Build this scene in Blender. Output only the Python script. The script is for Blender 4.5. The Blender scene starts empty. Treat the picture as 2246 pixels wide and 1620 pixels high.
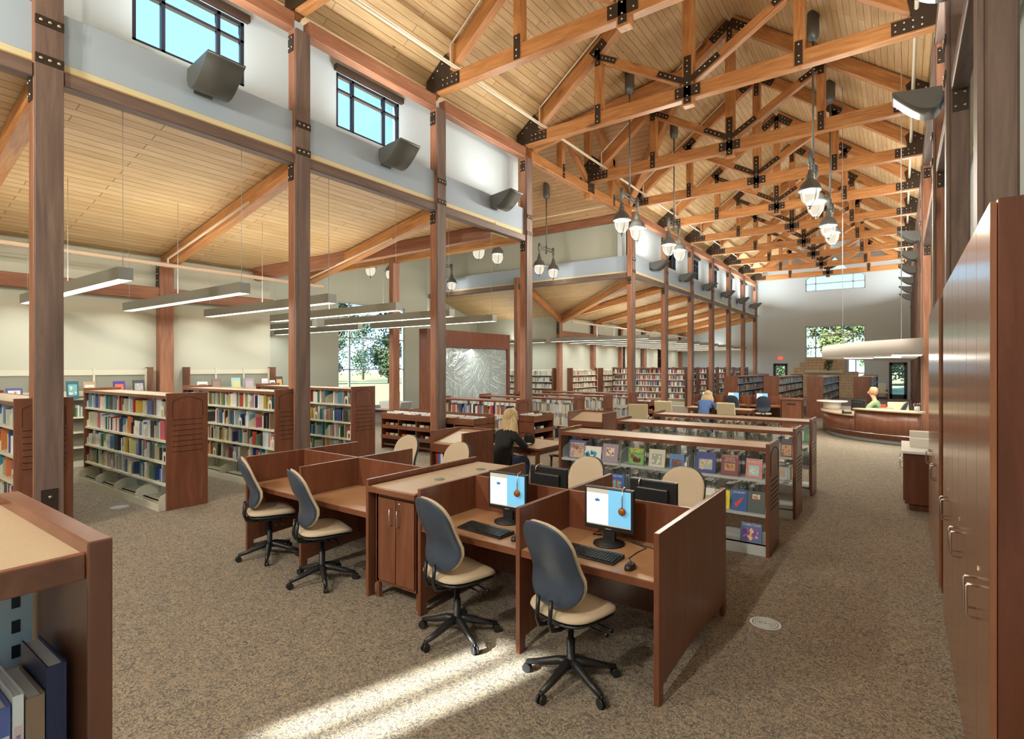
import bpy, bmesh, math, random
from mathutils import Vector, Matrix
from math import pi, sin, cos, radians
random.seed(7)
S = bpy.context.scene
C = S.collection
# ------------------------------------------------------------------ camera, sky, sun, exposure
FPX, TH, CX, HY, HC = 1181.66, .6258, 1123.0, 804.6, 2.0
cam = bpy.data.cameras.new('camera'); co = bpy.data.objects.new('camera', cam); C.objects.link(co)
cam.sensor_fit = 'HORIZONTAL'; cam.sensor_width = 36; cam.lens = FPX*36/2246
cam.shift_y = -(810-HY)/2246; cam.clip_start = .05; cam.clip_end = 900
co.location = (0, 0, HC); co.rotation_euler = (pi/2, 0, TH)
S.camera = co
S.view_settings.view_transform = 'Standard'; S.view_settings.look = 'None'
S.view_settings.gamma = 1; S.view_settings.use_curve_mapping = False
S.view_settings.exposure = 0.58
W = bpy.data.worlds.new('sky'); S.world = W; W.use_nodes = True
wn = W.node_tree; bg = wn.nodes['Background']
wtc = wn.nodes.new('ShaderNodeTexCoord'); wsp = wn.nodes.new('ShaderNodeSeparateXYZ'); wr = wn.nodes.new('ShaderNodeValToRGB')
wn.links.new(wtc.outputs['Generated'], wsp.inputs[0]); wn.links.new(wsp.outputs['Z'], wr.inputs[0])
we = wr.color_ramp.elements; we[0].position = 0; we[0].color = (.58, .80, .97, 1); we[1].position = .75; we[1].color = (.24, .48, .92, 1)
x_ = we.new(.22); x_.color = (.30, .66, 1.0, 1)
wn.links.new(wr.outputs[0], bg.inputs[0]); bg.inputs[1].default_value = 1.6
sun = bpy.data.lights.new('sun', 'SUN'); sun.energy = 24; sun.angle = radians(.6); sun.color = (1, .94, .84)
so = bpy.data.objects.new('sun', sun); C.objects.link(so)
so.rotation_euler = Vector((.30, 1, -.50)).to_track_quat('-Z', 'Y').to_euler()
cy = S.cycles
cy.use_denoising = True; cy.max_bounces = 7; cy.diffuse_bounces = 4; cy.glossy_bounces = 3
cy.transmission_bounces = 6; cy.transparent_max_bounces = 10; cy.sample_clamp_indirect = 6
cy.caustics_reflective = False; cy.caustics_refractive = False

# ------------------------------------------------------------------ materials
MT = {}
def newmat(name):
    m = bpy.data.materials.new(name); m.use_nodes = True; MT[name] = m
    return m, m.node_tree, m.node_tree.nodes['Principled BSDF']
def plain(name, col, rough=.5, metal=0, spec=.5, emis=None, es=0, noise=0, alpha=1, trans=0):
    m, t, b = newmat(name)
    b.inputs['Base Color'].default_value = (*col, 1); b.inputs['Roughness'].default_value = rough
    b.inputs['Metallic'].default_value = metal; b.inputs['Specular IOR Level'].default_value = spec
    if emis: b.inputs['Emission Color'].default_value = (*emis, 1); b.inputs['Emission Strength'].default_value = es
    if trans: b.inputs['Transmission Weight'].default_value = trans
    if noise:
        tc = t.nodes.new('ShaderNodeTexCoord'); n = t.nodes.new('ShaderNodeTexNoise'); n.inputs['Scale'].default_value = noise
        n.inputs['Detail'].default_value = 6
        r = t.nodes.new('ShaderNodeValToRGB')
        r.color_ramp.elements[0].color = (*[c*.86 for c in col], 1); r.color_ramp.elements[1].color = (*[min(1, c*1.1) for c in col], 1)
        t.links.new(tc.outputs['Object'], n.inputs['Vector']); t.links.new(n.outputs['Fac'], r.inputs[0]); t.links.new(r.outputs[0], b.inputs['Base Color'])
    return m
def wood(name, cols, sc=(1, 14, 14), rough=.45, knots=0, big=1.5, coat=0, spec=.5):
    m, t, b = newmat(name); N = t.nodes.new; L = t.links.new
    tc = N('ShaderNodeTexCoord'); mp = N('ShaderNodeMapping'); mp.inputs['Scale'].default_value = sc
    oi = N('ShaderNodeObjectInfo'); ad = N('ShaderNodeVectorMath'); ad.operation = 'ADD'
    ml = N('ShaderNodeVectorMath'); ml.operation = 'SCALE'; ml.inputs[3].default_value = 37
    cb = N('ShaderNodeCombineXYZ')
    for i in range(3): L(oi.outputs['Random'], cb.inputs[i])
    L(cb.outputs[0], ml.inputs[0]); L(tc.outputs['Object'], ad.inputs[0]); L(ml.outputs[0], ad.inputs[1]); L(ad.outputs[0], mp.inputs[0])
    n = N('ShaderNodeTexNoise'); n.inputs['Scale'].default_value = big; n.inputs['Detail'].default_value = 9; n.inputs['Roughness'].default_value = .62
    n.inputs['Distortion'].default_value = .6
    L(mp.outputs[0], n.inputs['Vector'])
    r = N('ShaderNodeValToRGB'); e = r.color_ramp.elements
    e[0].position = .3; e[0].color = (*cols[0], 1); e[1].position = .68; e[1].color = (*cols[1], 1)
    if len(cols) > 2: x = e.new(.5); x.color = (*cols[2], 1)
    L(n.outputs['Fac'], r.inputs[0]); out = r.outputs[0]
    if knots:
        v = N('ShaderNodeTexVoronoi'); v.inputs['Scale'].default_value = knots
        mp2 = N('ShaderNodeMapping'); mp2.inputs['Scale'].default_value = (.35, 1, 1); L(ad.outputs[0], mp2.inputs[0]); L(mp2.outputs[0], v.inputs['Vector'])
        k = N('ShaderNodeValToRGB'); k.color_ramp.elements[0].position = .05; k.color_ramp.elements[0].color = (.30, .2, .16, 1)
        k.color_ramp.elements[1].position = .13; k.color_ramp.elements[1].color = (1, 1, 1, 1)
        L(v.outputs['Distance'], k.inputs[0])
        mx = N('ShaderNodeMix'); mx.data_type = 'RGBA'; mx.blend_type = 'MULTIPLY'; mx.inputs[0].default_value = .8
        L(out, mx.inputs[6]); L(k.outputs[0], mx.inputs[7]); out = mx.outputs[2]
    L(out, b.inputs['Base Color']); b.inputs['Roughness'].default_value = rough; b.inputs['Specular IOR Level'].default_value = spec
    b.inputs['Coat Weight'].default_value = coat; b.inputs['Coat Roughness'].default_value = .25
    return m
def planks(name, c1, c2, gap, pw=.16, pl=2.6, rough=.55):
    m, t, b = newmat(name); N = t.nodes.new; L = t.links.new
    tc = N('ShaderNodeTexCoord'); br = N('ShaderNodeTexBrick')
    br.inputs['Scale'].default_value = 1; br.inputs['Brick Width'].default_value = pl; br.inputs['Row Height'].default_value = pw
    br.inputs['Mortar Size'].default_value = .008; br.inputs['Mortar Smooth'].default_value = .3; br.offset = .37; br.offset_frequency = 2
    br.inputs['Color1'].default_value = (*c1, 1); br.inputs['Color2'].default_value = (*c2, 1); br.inputs['Mortar'].default_value = (*gap, 1)
    L(tc.outputs['UV'], br.inputs['Vector'])
    mp = N('ShaderNodeMapping'); mp.inputs['Scale'].default_value = (1.2, 16, 1); n = N('ShaderNodeTexNoise'); n.inputs['Scale'].default_value = 1.5; n.inputs['Detail'].default_value = 8
    L(tc.outputs['UV'], mp.inputs[0]); L(mp.outputs[0], n.inputs['Vector'])
    r = N('ShaderNodeValToRGB'); r.color_ramp.elements[0].position = .3; r.color_ramp.elements[0].color = (.78, .72, .66, 1); r.color_ramp.elements[1].position = .7; r.color_ramp.elements[1].color = (1, 1, 1, 1)
    L(n.outputs['Fac'], r.inputs[0])
    mx = N('ShaderNodeMix'); mx.data_type = 'RGBA'; mx.blend_type = 'MULTIPLY'; mx.inputs[0].default_value = 1
    L(br.outputs['Color'], mx.inputs[6]); L(r.outputs[0], mx.inputs[7])
    v = N('ShaderNodeTexVoronoi'); v.inputs['Scale'].default_value = 1.7
    mp2 = N('ShaderNodeMapping'); mp2.inputs['Scale'].default_value = (.6, 1.2, 1); L(tc.outputs['UV'], mp2.inputs[0]); L(mp2.outputs[0], v.inputs['Vector'])
    k = N('ShaderNodeValToRGB'); k.color_ramp.elements[0].position = .03; k.color_ramp.elements[0].color = (.4, .26, .18, 1); k.color_ramp.elements[1].position = .055; k.color_ramp.elements[1].color = (1, 1, 1, 1)
    L(v.outputs['Distance'], k.inputs[0])
    m2 = N('ShaderNodeMix'); m2.data_type = 'RGBA'; m2.blend_type = 'MULTIPLY'; m2.inputs[0].default_value = 1
    L(mx.outputs[2], m2.inputs[6]); L(k.outputs[0], m2.inputs[7]); L(m2.outputs[2], b.inputs['Base Color'])
    bp = N('ShaderNodeBump'); bp.inputs['Strength'].default_value = .5; bp.inputs['Distance'].default_value = .01; bp.invert = True
    L(br.outputs['Fac'], bp.inputs['Height']); L(bp.outputs[0], b.inputs['Normal'])
    b.inputs['Roughness'].default_value = rough
    return m
timber = wood('timber_orange', ((.34, .13, .04), (.58, .28, .10), (.47, .20, .065)), (1, 9, 9), .45, 1.6)
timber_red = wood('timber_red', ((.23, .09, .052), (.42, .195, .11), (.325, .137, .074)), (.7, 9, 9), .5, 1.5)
timber_grey = wood('timber_weathered_shaded', ((.11, .074, .062), (.225, .152, .122), (.165, .110, .09)), (.5, 7, 7), .55, 1.2)
cherry = wood('cherry_wood', ((.145, .049, .026), (.235, .09, .047), (.185, .066, .034)), (5, 5, .7), .32, 0, 2.0, .12)
cherry_x = wood('cherry_wood_level', ((.15, .052, .027), (.245, .094, .048), (.195, .07, .035)), (.8, 6, 6), .32, 0, 2.0, .12)
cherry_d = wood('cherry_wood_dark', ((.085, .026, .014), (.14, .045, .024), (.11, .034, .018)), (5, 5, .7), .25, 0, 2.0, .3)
laminate = plain('beige_laminate', (.52, .40, .27), .38, noise=90)
desktop = wood('desk_laminate', ((.40, .22, .11), (.52, .31, .17)), (2, 2, 2), .3, 0, 2)
deck = planks('pine_deck', (.74, .53, .29), (.64, .43, .21), (.36, .2, .08))
deck_t = planks('pine_deck_pink', (.74, .50, .30), (.66, .42, .24), (.36, .22, .12))
paint = plain('wall_beige', (.60, .60, .49), .85)
paint_g = plain('wall_sage', (.52, .55, .47), .85)
paint_f = plain('wall_grey', (.58, .66, .71), .85)
fasc = plain('fascia_grey', (.42, .52, .64), .7)
soff = plain('soffit_cream', (.78, .70, .45), .7)
white = plain('white_paint', (.82, .82, .8), .6)
cream = plain('cream_metal', (.72, .69, .55), .4)
steelb = plain('grey_blue_metal', (.50, .56, .58), .4)
bronze = plain('bronze_plate', (.06, .042, .03), .42, .55)
bolt = plain('bolt_steel', (.75, .73, .7), .25, .9)
black = plain('black_plastic', (.018, .019, .022), .38)
blackm = plain('black_metal', (.02, .022, .026), .32, .3)
navy = plain('slate_blue_shell', (.045, .065, .105), .36)
fabric = plain('oat_fabric', (.60, .50, .37), .9, noise=140)
vinyl = plain('cream_vinyl', (.68, .62, .42), .5)
grey = plain('fixture_grey', (.17, .18, .175), .35, .5)
pend = plain('linear_grey', (.34, .35, .32), .4, .4)
chrome = plain('brushed_chrome', (.8, .8, .8), .22, 1)
frame_d = plain('window_frame_dark', (.035, .04, .055), .4, .3)
shade = plain('shade_brown', (.06, .035, .025), .6)
pipe = plain('cream_pipe', (.76, .58, .42), .45)
pipew = plain('cream_pipe_pale', (.80, .72, .55), .45)
cable = plain('grey_cable', (.5, .5, .52), .5)
paper = plain('paper', (.82, .80, .74), .8)
skin = plain('skin', (.62, .36, .25), .55)
blond = wood('blond_hair', ((.42, .28, .13), (.75, .58, .34)), (30, 30, 2), .5, 0, 1)
ginger = wood('strawberry_hair', ((.34, .16, .07), (.55, .31, .15)), (20, 20, 6), .5, 0, 1)
cloth_k = plain('black_cloth', (.014, .015, .017), .85)
cloth_b = plain('blue_cloth', (.08, .16, .38), .85)
cloth_g = plain('green_cloth', (.22, .33, .17), .85)
denim = plain('denim', (.03, .05, .1), .85)
redc = plain('red_cloth', (.5, .05, .03), .8)
glow = plain('lamp_diffuser', (1, .97, .9), .4, emis=(1, .93, .78), es=3.2)
glow_t = plain('troffer_diffuser', (1, .97, .9), .4, emis=(1, .93, .76), es=5)
glow_l, _gt, _gb = newmat('lantern_glass')
_tr = _gt.nodes.new('ShaderNodeBsdfTransparent'); _em = _gt.nodes.new('ShaderNodeEmission'); _em.inputs[0].default_value = (1, .90, .70, 1); _em.inputs[1].default_value = .7
_mx = _gt.nodes.new('ShaderNodeMixShader'); _mx.inputs[0].default_value = .55; _gt.links.new(_tr.outputs[0], _mx.inputs[1]); _gt.links.new(_em.outputs[0], _mx.inputs[2]); _gt.links.new(_mx.outputs[0], _gt.nodes['Material Output'].inputs[0])
glow_s = plain('sconce_glass', (1, .95, .75), .3, emis=(1, .88, .55), es=4)
exitred = plain('exit_red', (.7, .03, .03), .4, emis=(1, .08, .05), es=.9)
mural = None
stone_m, st_t, st_b = newmat('limestone')
_b = st_t.nodes.new('ShaderNodeTexBrick'); _b.inputs['Scale'].default_value = 1; _b.inputs['Brick Width'].default_value = .46; _b.inputs['Row Height'].default_value = .19
_b.inputs['Mortar Size'].default_value = .012; _b.inputs['Color1'].default_value = (.62, .47, .29, 1); _b.inputs['Color2'].default_value = (.50, .40, .27, 1); _b.inputs['Mortar'].default_value = (.3, .25, .19, 1)
_b.squash = .6; _b.squash_frequency = 3
_tc = st_t.nodes.new('ShaderNodeTexCoord'); st_t.links.new(_tc.outputs['UV'], _b.inputs['Vector']); st_t.links.new(_b.outputs[0], st_b.inputs['Base Color']); st_b.inputs['Roughness'].default_value = .85
# carpet
cm, ct, cb_ = newmat('carpet')
def _carpet():
    N = ct.nodes.new; L = ct.links.new
    tc = N('ShaderNodeTexCoord')
    n1 = N('ShaderNodeTexNoise'); n1.inputs['Scale'].default_value = 26; n1.inputs['Detail'].default_value = 4; n1.inputs['Roughness'].default_value = .7; n1.inputs['Distortion'].default_value = 2.6
    n2 = N('ShaderNodeTexNoise'); n2.inputs['Scale'].default_value = 160; n2.inputs['Detail'].default_value = 3
    n3 = N('ShaderNodeTexNoise'); n3.inputs['Scale'].default_value = 9; n3.inputs['Detail'].default_value = 3; n3.inputs['Distortion'].default_value = 1.5
    for n in (n1, n2, n3): L(tc.outputs['Object'], n.inputs['Vector'])
    r = N('ShaderNodeValToRGB'); e = r.color_ramp.elements; e[0].position = .40; e[0].color = (.14, .135, .13, 1); e[1].position = .58; e[1].color = (.45, .39, .295, 1)
    x = e.new(.48); x.color = (.25, .222, .19, 1); x = e.new(.70); x.color = (.35, .26, .185, 1)
    L(n1.outputs['Fac'], r.inputs[0])
    r3 = N('ShaderNodeValToRGB'); r3.color_ramp.elements[0].color = (.86, .88, .92, 1); r3.color_ramp.elements[1].color = (1.1, 1.05, .98, 1); L(n3.outputs['Fac'], r3.inputs[0])
    r2 = N('ShaderNodeValToRGB'); r2.color_ramp.elements[0].position = .3; r2.color_ramp.elements[0].color = (.6, .6, .6, 1); r2.color_ramp.elements[1].position = .7; r2.color_ramp.elements[1].color = (1.25, 1.25, 1.25, 1); L(n2.outputs['Fac'], r2.inputs[0])
    a = N('ShaderNodeMix'); a.data_type = 'RGBA'; a.blend_type = 'MULTIPLY'; a.inputs[0].default_value = 1; L(r.outputs[0], a.inputs[6]); L(r2.outputs[0], a.inputs[7])
    b = N('ShaderNodeMix'); b.data_type = 'RGBA'; b.blend_type = 'MULTIPLY'; b.inputs[0].default_value = 1; L(a.outputs[2], b.inputs[6]); L(r3.outputs[0], b.inputs[7])
    L(b.outputs[2], cb_.inputs['Base Color']); cb_.inputs['Roughness'].default_value = .95; cb_.inputs['Specular IOR Level'].default_value = .1
    bp = N('ShaderNodeBump'); bp.inputs['Strength'].default_value = .5; bp.inputs['Distance'].default_value = .006; L(n2.outputs['Fac'], bp.inputs['Height']); L(bp.outputs[0], cb_.inputs['Normal'])
_carpet()
carpet = cm
# glass pane: mostly clear with a fresnel reflection
gm, gt, gb = newmat('window_glass')
def _glass():
    N = gt.nodes.new; L = gt.links.new; out = gt.nodes['Material Output']
    tr = N('ShaderNodeBsdfTransparent'); tr.inputs[0].default_value = (.93, .97, .98, 1); gl = N('ShaderNodeBsdfGlossy'); gl.inputs['Roughness'].default_value = .02
    fr = N('ShaderNodeFresnel'); fr.inputs[0].default_value = 1.35; mx = N('ShaderNodeMixShader')
    L(fr.outputs[0], mx.inputs[0]); L(tr.outputs[0], mx.inputs[1]); L(gl.outputs[0], mx.inputs[2]); L(mx.outputs[0], out.inputs[0])
_glass(); glass = gm
# relief glass of the mural
def _mural():
    m, t, b = newmat('etched_glass'); N = t.nodes.new; L = t.links.new
    tc = N('ShaderNodeTexCoord'); n = N('ShaderNodeTexNoise'); n.inputs['Scale'].default_value = .9; n.inputs['Detail'].default_value = 4; n.inputs['Distortion'].default_value = 1.6
    L(tc.outputs['Object'], n.inputs['Vector'])
    w = N('ShaderNodeMath'); w.operation = 'MULTIPLY'; w.inputs[1].default_value = 13; L(n.outputs['Fac'], w.inputs[0])
    f = N('ShaderNodeMath'); f.operation = 'PINGPONG'; f.inputs[1].default_value = 1; L(w.outputs[0], f.inputs[0])
    r = N('ShaderNodeValToRGB'); r.color_ramp.elements[0].position = .0; r.color_ramp.elements[0].color = (.82, .88, .88, 1); r.color_ramp.elements[1].position = .16; r.color_ramp.elements[1].color = (.42, .50, .49, 1)
    L(f.outputs[0], r.inputs[0]); L(r.outputs[0], b.inputs['Base Color']); b.inputs['Roughness'].default_value = .2; b.inputs['Metallic'].default_value = .25
    bp = N('ShaderNodeBump'); bp.inputs['Strength'].default_value = .7; bp.inputs['Distance'].default_value = .02; L(f.outputs[0], bp.inputs['Height']); L(bp.outputs[0], b.inputs['Normal'])
    return m
mural = _mural()
grass = plain('grass_field', (.20, .20, .085), .95, noise=.8)
leaf = plain('leaf_green', (.045, .08, .028), .8, noise=2)
leaf2 = plain('leaf_olive', (.09, .115, .035), .8, noise=2)
bark = plain('bark', (.2, .15, .11), .9, noise=9)
BC = [(.42, .05, .04), (.04, .07, .20), (.70, .67, .57), (.04, .16, .09), (.62, .42, .07), (.05, .05, .055), (.62, .60, .50), (.12, .30, .45), (.22, .08, .20), (.62, .20, .06),
      (.17, .34, .17), (.32, .21, .13), (.62, .70, .76), (.70, .65, .28), (.05, .23, .30), (.5, .10, .16), (.30, .35, .40), (.90, .88, .84), (.12, .16, .42), (.5, .42, .3)]
BN = ['red', 'navy', 'cream', 'dark green', 'mustard', 'black', 'stone grey', 'sky blue', 'purple', 'orange', 'green', 'brown', 'pale blue', 'yellow', 'teal', 'crimson', 'slate', 'white', 'royal blue', 'tan']
bookm = [plain('cover_'+n.replace(' ', '_'), c, .4) for n, c in zip(BN, BC)]

# ------------------------------------------------------------------ mesh helpers
class MB:
    def __init__(s): s.v = []; s.f = []; s.m = []; s.sm = []; s.uv = {}
    def add(s, vs, fs, m=0, sm=False):
        o = len(s.v); s.v += [Vector(v) for v in vs]
        for f in fs: s.f.append([o+i for i in f]); s.m.append(m); s.sm.append(sm)
        return s
    def box(s, x0, x1, y0, y1, z0, z1, m=0):
        x0, x1 = min(x0, x1), max(x0, x1); y0, y1 = min(y0, y1), max(y0, y1); z0, z1 = min(z0, z1), max(z0, z1)
        return s.add([(x0, y0, z0), (x1, y0, z0), (x1, y1, z0), (x0, y1, z0), (x0, y0, z1), (x1, y0, z1), (x1, y1, z1), (x0, y1, z1)],
                     [(0, 3, 2, 1), (4, 5, 6, 7), (0, 1, 5, 4), (1, 2, 6, 5), (2, 3, 7, 6), (3, 0, 4, 7)], m)
    def bar(s, p0, p1, w, h, m=0, up=(0, 0, 1)):
        p0, p1 = Vector(p0), Vector(p1); d = (p1-p0).normalized(); u = Vector(up)
        if abs(d.dot(u)) > .98: u = Vector((0, 1, 0))
        a = d.cross(u).normalized(); b = a.cross(d).normalized()
        vs = [p+a*i*w/2+b*j*h/2 for p in (p0, p1) for i, j in ((-1, -1), (1, -1), (1, 1), (-1, 1))]
        return s.add(vs, [(0, 1, 2, 3), (7, 6, 5, 4), (0, 4, 5, 1), (1, 5, 6, 2), (2, 6, 7, 3), (3, 7, 4, 0)], m)
    def tube(s, pts, r, n=8, m=0, cap=True):
        pts = [Vector(p) for p in pts]; rs = r if isinstance(r, (list, tuple)) else [r]*len(pts)
        o = len(s.v); pa = None
        for i, p in enumerate(pts):
            d = (pts[min(i+1, len(pts)-1)]-pts[max(i-1, 0)]).normalized()
            if pa is None: a = d.orthogonal().normalized()
            else: a = (pa-d*pa.dot(d)).normalized()
            pa = a; b = d.cross(a)
            for k in range(n): t = 2*pi*k/n; s.v.append(p+(a*cos(t)+b*sin(t))*rs[i])
        for i in range(len(pts)-1):
            for k in range(n):
                s.f.append([o+i*n+k, o+i*n+(k+1) % n, o+(i+1)*n+(k+1) % n, o+(i+1)*n+k]); s.m.append(m); s.sm.append(True)
        if cap:
            s.f.append([o+k for k in range(n)][::-1]); s.m.append(m); s.sm.append(False)
            s.f.append([o+(len(pts)-1)*n+k for k in range(n)]); s.m.append(m); s.sm.append(False)
        return s
    def lathe(s, prof, c=(0, 0, 0), n=14, m=0):
        o = len(s.v); c = Vector(c)
        for r, z in prof:
            for k in range(n): t = 2*pi*k/n; s.v.append(c+Vector((r*cos(t), r*sin(t), z)))
        for i in range(len(prof)-1):
            for k in range(n):
                s.f.append([o+i*n+k, o+i*n+(k+1) % n, o+(i+1)*n+(k+1) % n, o+(i+1)*n+k]); s.m.append(m); s.sm.append(True)
        return s
    def prism(s, pts, axis, a0, a1, m=0, sm=False):
        # pts: 2D outline; axis 'x': (y,z), 'y': (x,z), 'z': (x,y)
        f = {'x': lambda p, a: (a, p[0], p[1]), 'y': lambda p, a: (p[0], a, p[1]), 'z': lambda p, a: (p[0], p[1], a)}[axis]
        n = len(pts); o = len(s.v); s.v += [Vector(f(p, a0)) for p in pts]+[Vector(f(p, a1)) for p in pts]
        s.f += [[o+i for i in range(n)], [o+n+i for i in range(n)][::-1]]; s.m += [m, m]; s.sm += [False]*2
        for i in range(n): s.f.append([o+i, o+n+i, o+n+(i+1) % n, o+(i+1) % n]); s.m.append(m); s.sm.append(sm)
        return s
    def quad(s, ps, m=0, uv=None):
        s.add(ps, [tuple(range(len(ps)))], m)
        if uv: s.uv[len(s.f)-1] = uv
        return s
    def pad(s, fn, m=0, n=24, rings=6, p=3.2):
        # closed cushion: fn(x,y,side) with x,y in the unit superellipse
        o = len(s.v); idx = {}
        for side in (1, -1):
            for i in range(rings+1):
                for k in range(n):
                    if i == rings and side == -1: idx[(side, i, k)] = idx[(1, i, k)]; continue
                    t = 2*pi*k/n; q = sin(pi/2*i/rings)
                    x = math.copysign(abs(cos(t))**(2/p), cos(t))*q; y = math.copysign(abs(sin(t))**(2/p), sin(t))*q
                    h = side*(1-q**4)**.5 if q < 1 else 0
                    idx[(side, i, k)] = len(s.v); s.v.append(Vector(fn(x, y, h)))
        for side in (1, -1):
            for i in range(rings):
                for k in range(n):
                    f = [idx[(side, i, k)], idx[(side, i, (k+1) % n)], idx[(side, i+1, (k+1) % n)], idx[(side, i+1, k)]]
                    s.f.append(f if side < 0 else f[::-1]); s.m.append(m); s.sm.append(True)
        return s
    def mesh(s, name, mats, off=(0, 0, 0)):
        me = bpy.data.meshes.new(name); o = Vector(off)
        me.from_pydata([v-o for v in s.v], [], s.f)
        for mt in (mats if isinstance(mats, (list, tuple)) else [mats]): me.materials.append(mt)
        me.polygons.foreach_set('material_index', s.m); me.polygons.foreach_set('use_smooth', s.sm)
        if s.uv:
            ul = me.uv_layers.new(name='UVMap')
            for fi, uv in s.uv.items():
                for li, q in zip(me.polygons[fi].loop_indices, uv): ul.data[li].uv = q
        bm = bmesh.new(); bm.from_mesh(me); bmesh.ops.remove_doubles(bm, verts=bm.verts, dist=1e-6) if len(s.v) < 3000 else None
        if not s.uv: bmesh.ops.recalc_face_normals(bm, faces=bm.faces)
        bm.to_mesh(me); bm.free(); me.update()
        return me
    def build(s, name, mats, parent=None, bevel=0):
        off = parent_off(parent)
        o = bpy.data.objects.new(name, s.mesh(name, mats, off)); C.objects.link(o)
        if parent: o.parent = parent
        if bevel:
            b = o.modifiers.new('bevel', 'BEVEL'); b.width = bevel; b.segments = 2; b.limit_method = 'ANGLE'
        return o
def parent_off(p):
    v = Vector((0, 0, 0))
    while p is not None: v = v+p.location; p = p.parent
    return v
def tag(o, label=None, cat=None, group=None, kind=None):
    if label: o['label'] = label
    if cat: o['category'] = cat
    if group: o['group'] = group
    if kind: o['kind'] = kind
    return o
def thing(name, label, cat, loc=(0, 0, 0), group=None):
    o = bpy.data.objects.new(name, None); C.objects.link(o); o.location = loc; o.empty_display_size = .1
    return tag(o, label, cat, group)
def st(name, mb, mats): return tag(mb.build(name, mats), kind='structure')
def dup(o, loc=None, rz=None, label=None, group=None, parent=None, scale=None):
    c = o.copy(); C.objects.link(c); c.parent = parent
    for ch in list(o.children): dup(ch, parent=c)
    if loc is not None: c.location = loc
    if rz is not None: c.rotation_euler = (0, 0, rz)
    if scale is not None: c.scale = scale
    if label: c['label'] = label
    if group: c['group'] = group
    return c
def timb(name, p0, p1, w, h, mat, parent=None, up=(0, 0, 1), bevel=.012):
    "a timber whose local x runs along its length"
    p0, p1 = Vector(p0), Vector(p1); d = (p1-p0); L = d.length; d.normalize(); u = Vector(up)
    if abs(d.dot(u)) > .98: u = Vector((0, 1, 0))
    a = d.cross(u).normalized(); b = a.cross(d).normalized()
    mb = MB(); mb.box(0, L, -w/2, w/2, -h/2, h/2)
    me = mb.mesh(name, mat); o = bpy.data.objects.new(name, me); C.objects.link(o)
    M = Matrix(((d.x, -a.x, b.x, 0), (d.y, -a.y, b.y, 0), (d.z, -a.z, b.z, 0), (0, 0, 0, 1)))
    o.matrix_basis = Matrix.Translation(p0-parent_off(parent)) @ M
    if parent: o.parent = parent
    if bevel: bv = o.modifiers.new('bevel', 'BEVEL'); bv.width = bevel; bv.segments = 1
    return o
def area(name, loc, dirv, sx, sy, energy, col=(1, .9, .72), parent=None, spread=180):
    l = bpy.data.lights.new(name, 'AREA'); l.shape = 'RECTANGLE'; l.size = sx; l.size_y = sy; l.energy = energy; l.color = col; l.spread = radians(spread)
    o = bpy.data.objects.new(name, l); C.objects.link(o); o.location = Vector(loc)-parent_off(parent)
    o.rotation_euler = Vector(dirv).to_track_quat('-Z', 'X').to_euler()
    if parent: o.parent = parent
    return o
_tc = {}
def text(name, body, size, mat, parent, loc, rot=(pi/2, 0, 0), ext=.0008, width=None, align='CENTER'):
    c = bpy.data.curves.new(name, 'FONT'); c.body = body; c.size = size; c.align_x = align; c.align_y = 'CENTER'; c.extrude = ext; c.resolution_u = 2
    t = bpy.data.objects.new(name, c); C.objects.link(t); dg = bpy.context.evaluated_depsgraph_get(); dg.update()
    me = bpy.data.meshes.new_from_object(t.evaluated_get(dg)); w = max((v.co.x for v in me.vertices), default=1)-min((v.co.x for v in me.vertices), default=0)
    bpy.data.objects.remove(t); me.materials.clear(); me.materials.append(mat)
    o = bpy.data.objects.new(name, me); C.objects.link(o); o.location = loc; o.rotation_euler = rot; o.parent = parent
    if width and w > width: o.scale = (width/w, 1, 1)
    return o
def px2(px, Y=None, X=None):
    u = (px-CX)/FPX; dx = -sin(TH)+u*cos(TH); dy = cos(TH)+u*sin(TH)
    if Y is not None: return dx/dy*Y
    return dy/dx*X
def ordn(n): return ['first', 'second', 'third', 'fourth', 'fifth', 'sixth', 'seventh', 'eighth', 'ninth', 'tenth', 'eleventh', 'twelfth', 'thirteenth', 'fourteenth'][n]

# ------------------------------------------------------------------ the shell
XL, XR, XM = -8.2, .45, -3.88          # nave faces of the two colonnades, ridge line
YC = [2.11, 5.46, 8.85, 12.31, 19.38, 22.94, 26.5, 30.05, 33.6, 37.2, 40.75]     # far faces of the columns
YE, YS = 41.5, -9.0
XW, XT = -13.7, -19.0
G = .28
st('floor', MB().box(XT-.2, 1.2, YS-.2, YE+.2, -.15, 0), carpet)
st('ground_outside', MB().box(-160, 140, -80, 240, -.35, -.16), grass)
def wallx(name, x0, x1, y0, y1, z0, z1, mat, holes=()):
    "wall box with rectangular holes along its long axis"
    mb = MB(); alongy = (y1-y0) > (x1-x0)
    a0, a1 = (y0, y1) if alongy else (x0, x1)
    def bx(a, b, c, d):
        if b-a < 1e-4 or d-c < 1e-4: return
        (mb.box(x0, x1, a, b, c, d) if alongy else mb.box(a, b, y0, y1, c, d))
    cur = a0
    for (h0, h1, k0, k1) in sorted(holes):
        bx(cur, h0, z0, z1); bx(h0, h1, z0, k0); bx(h0, h1, k1, z1); cur = h1
    bx(cur, a1, z0, z1)
    return st(name, mb, mat)
bays = [(-9.1, 2.11), (2.11, 5.46), (5.46, 8.85), (8.85, 12.31), (19.38, 22.94), (22.94, 26.5), (26.5, 30.05), (30.05, 33.6), (33.6, 37.2), (37.2, 40.75)]
wins = [(a+b)/2+.02 for i, (a, b) in enumerate(bays) if i not in (0, 3, 4)]
hl = [(c-.8, c+.8, 6.6, 7.65) for c in wins]
wallx('wall_clerestory_left', -8.95, -8.75, YS, 12.4, 6.2, 8.35, paint_f, [h for h in hl if h[1] < 12])
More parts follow.
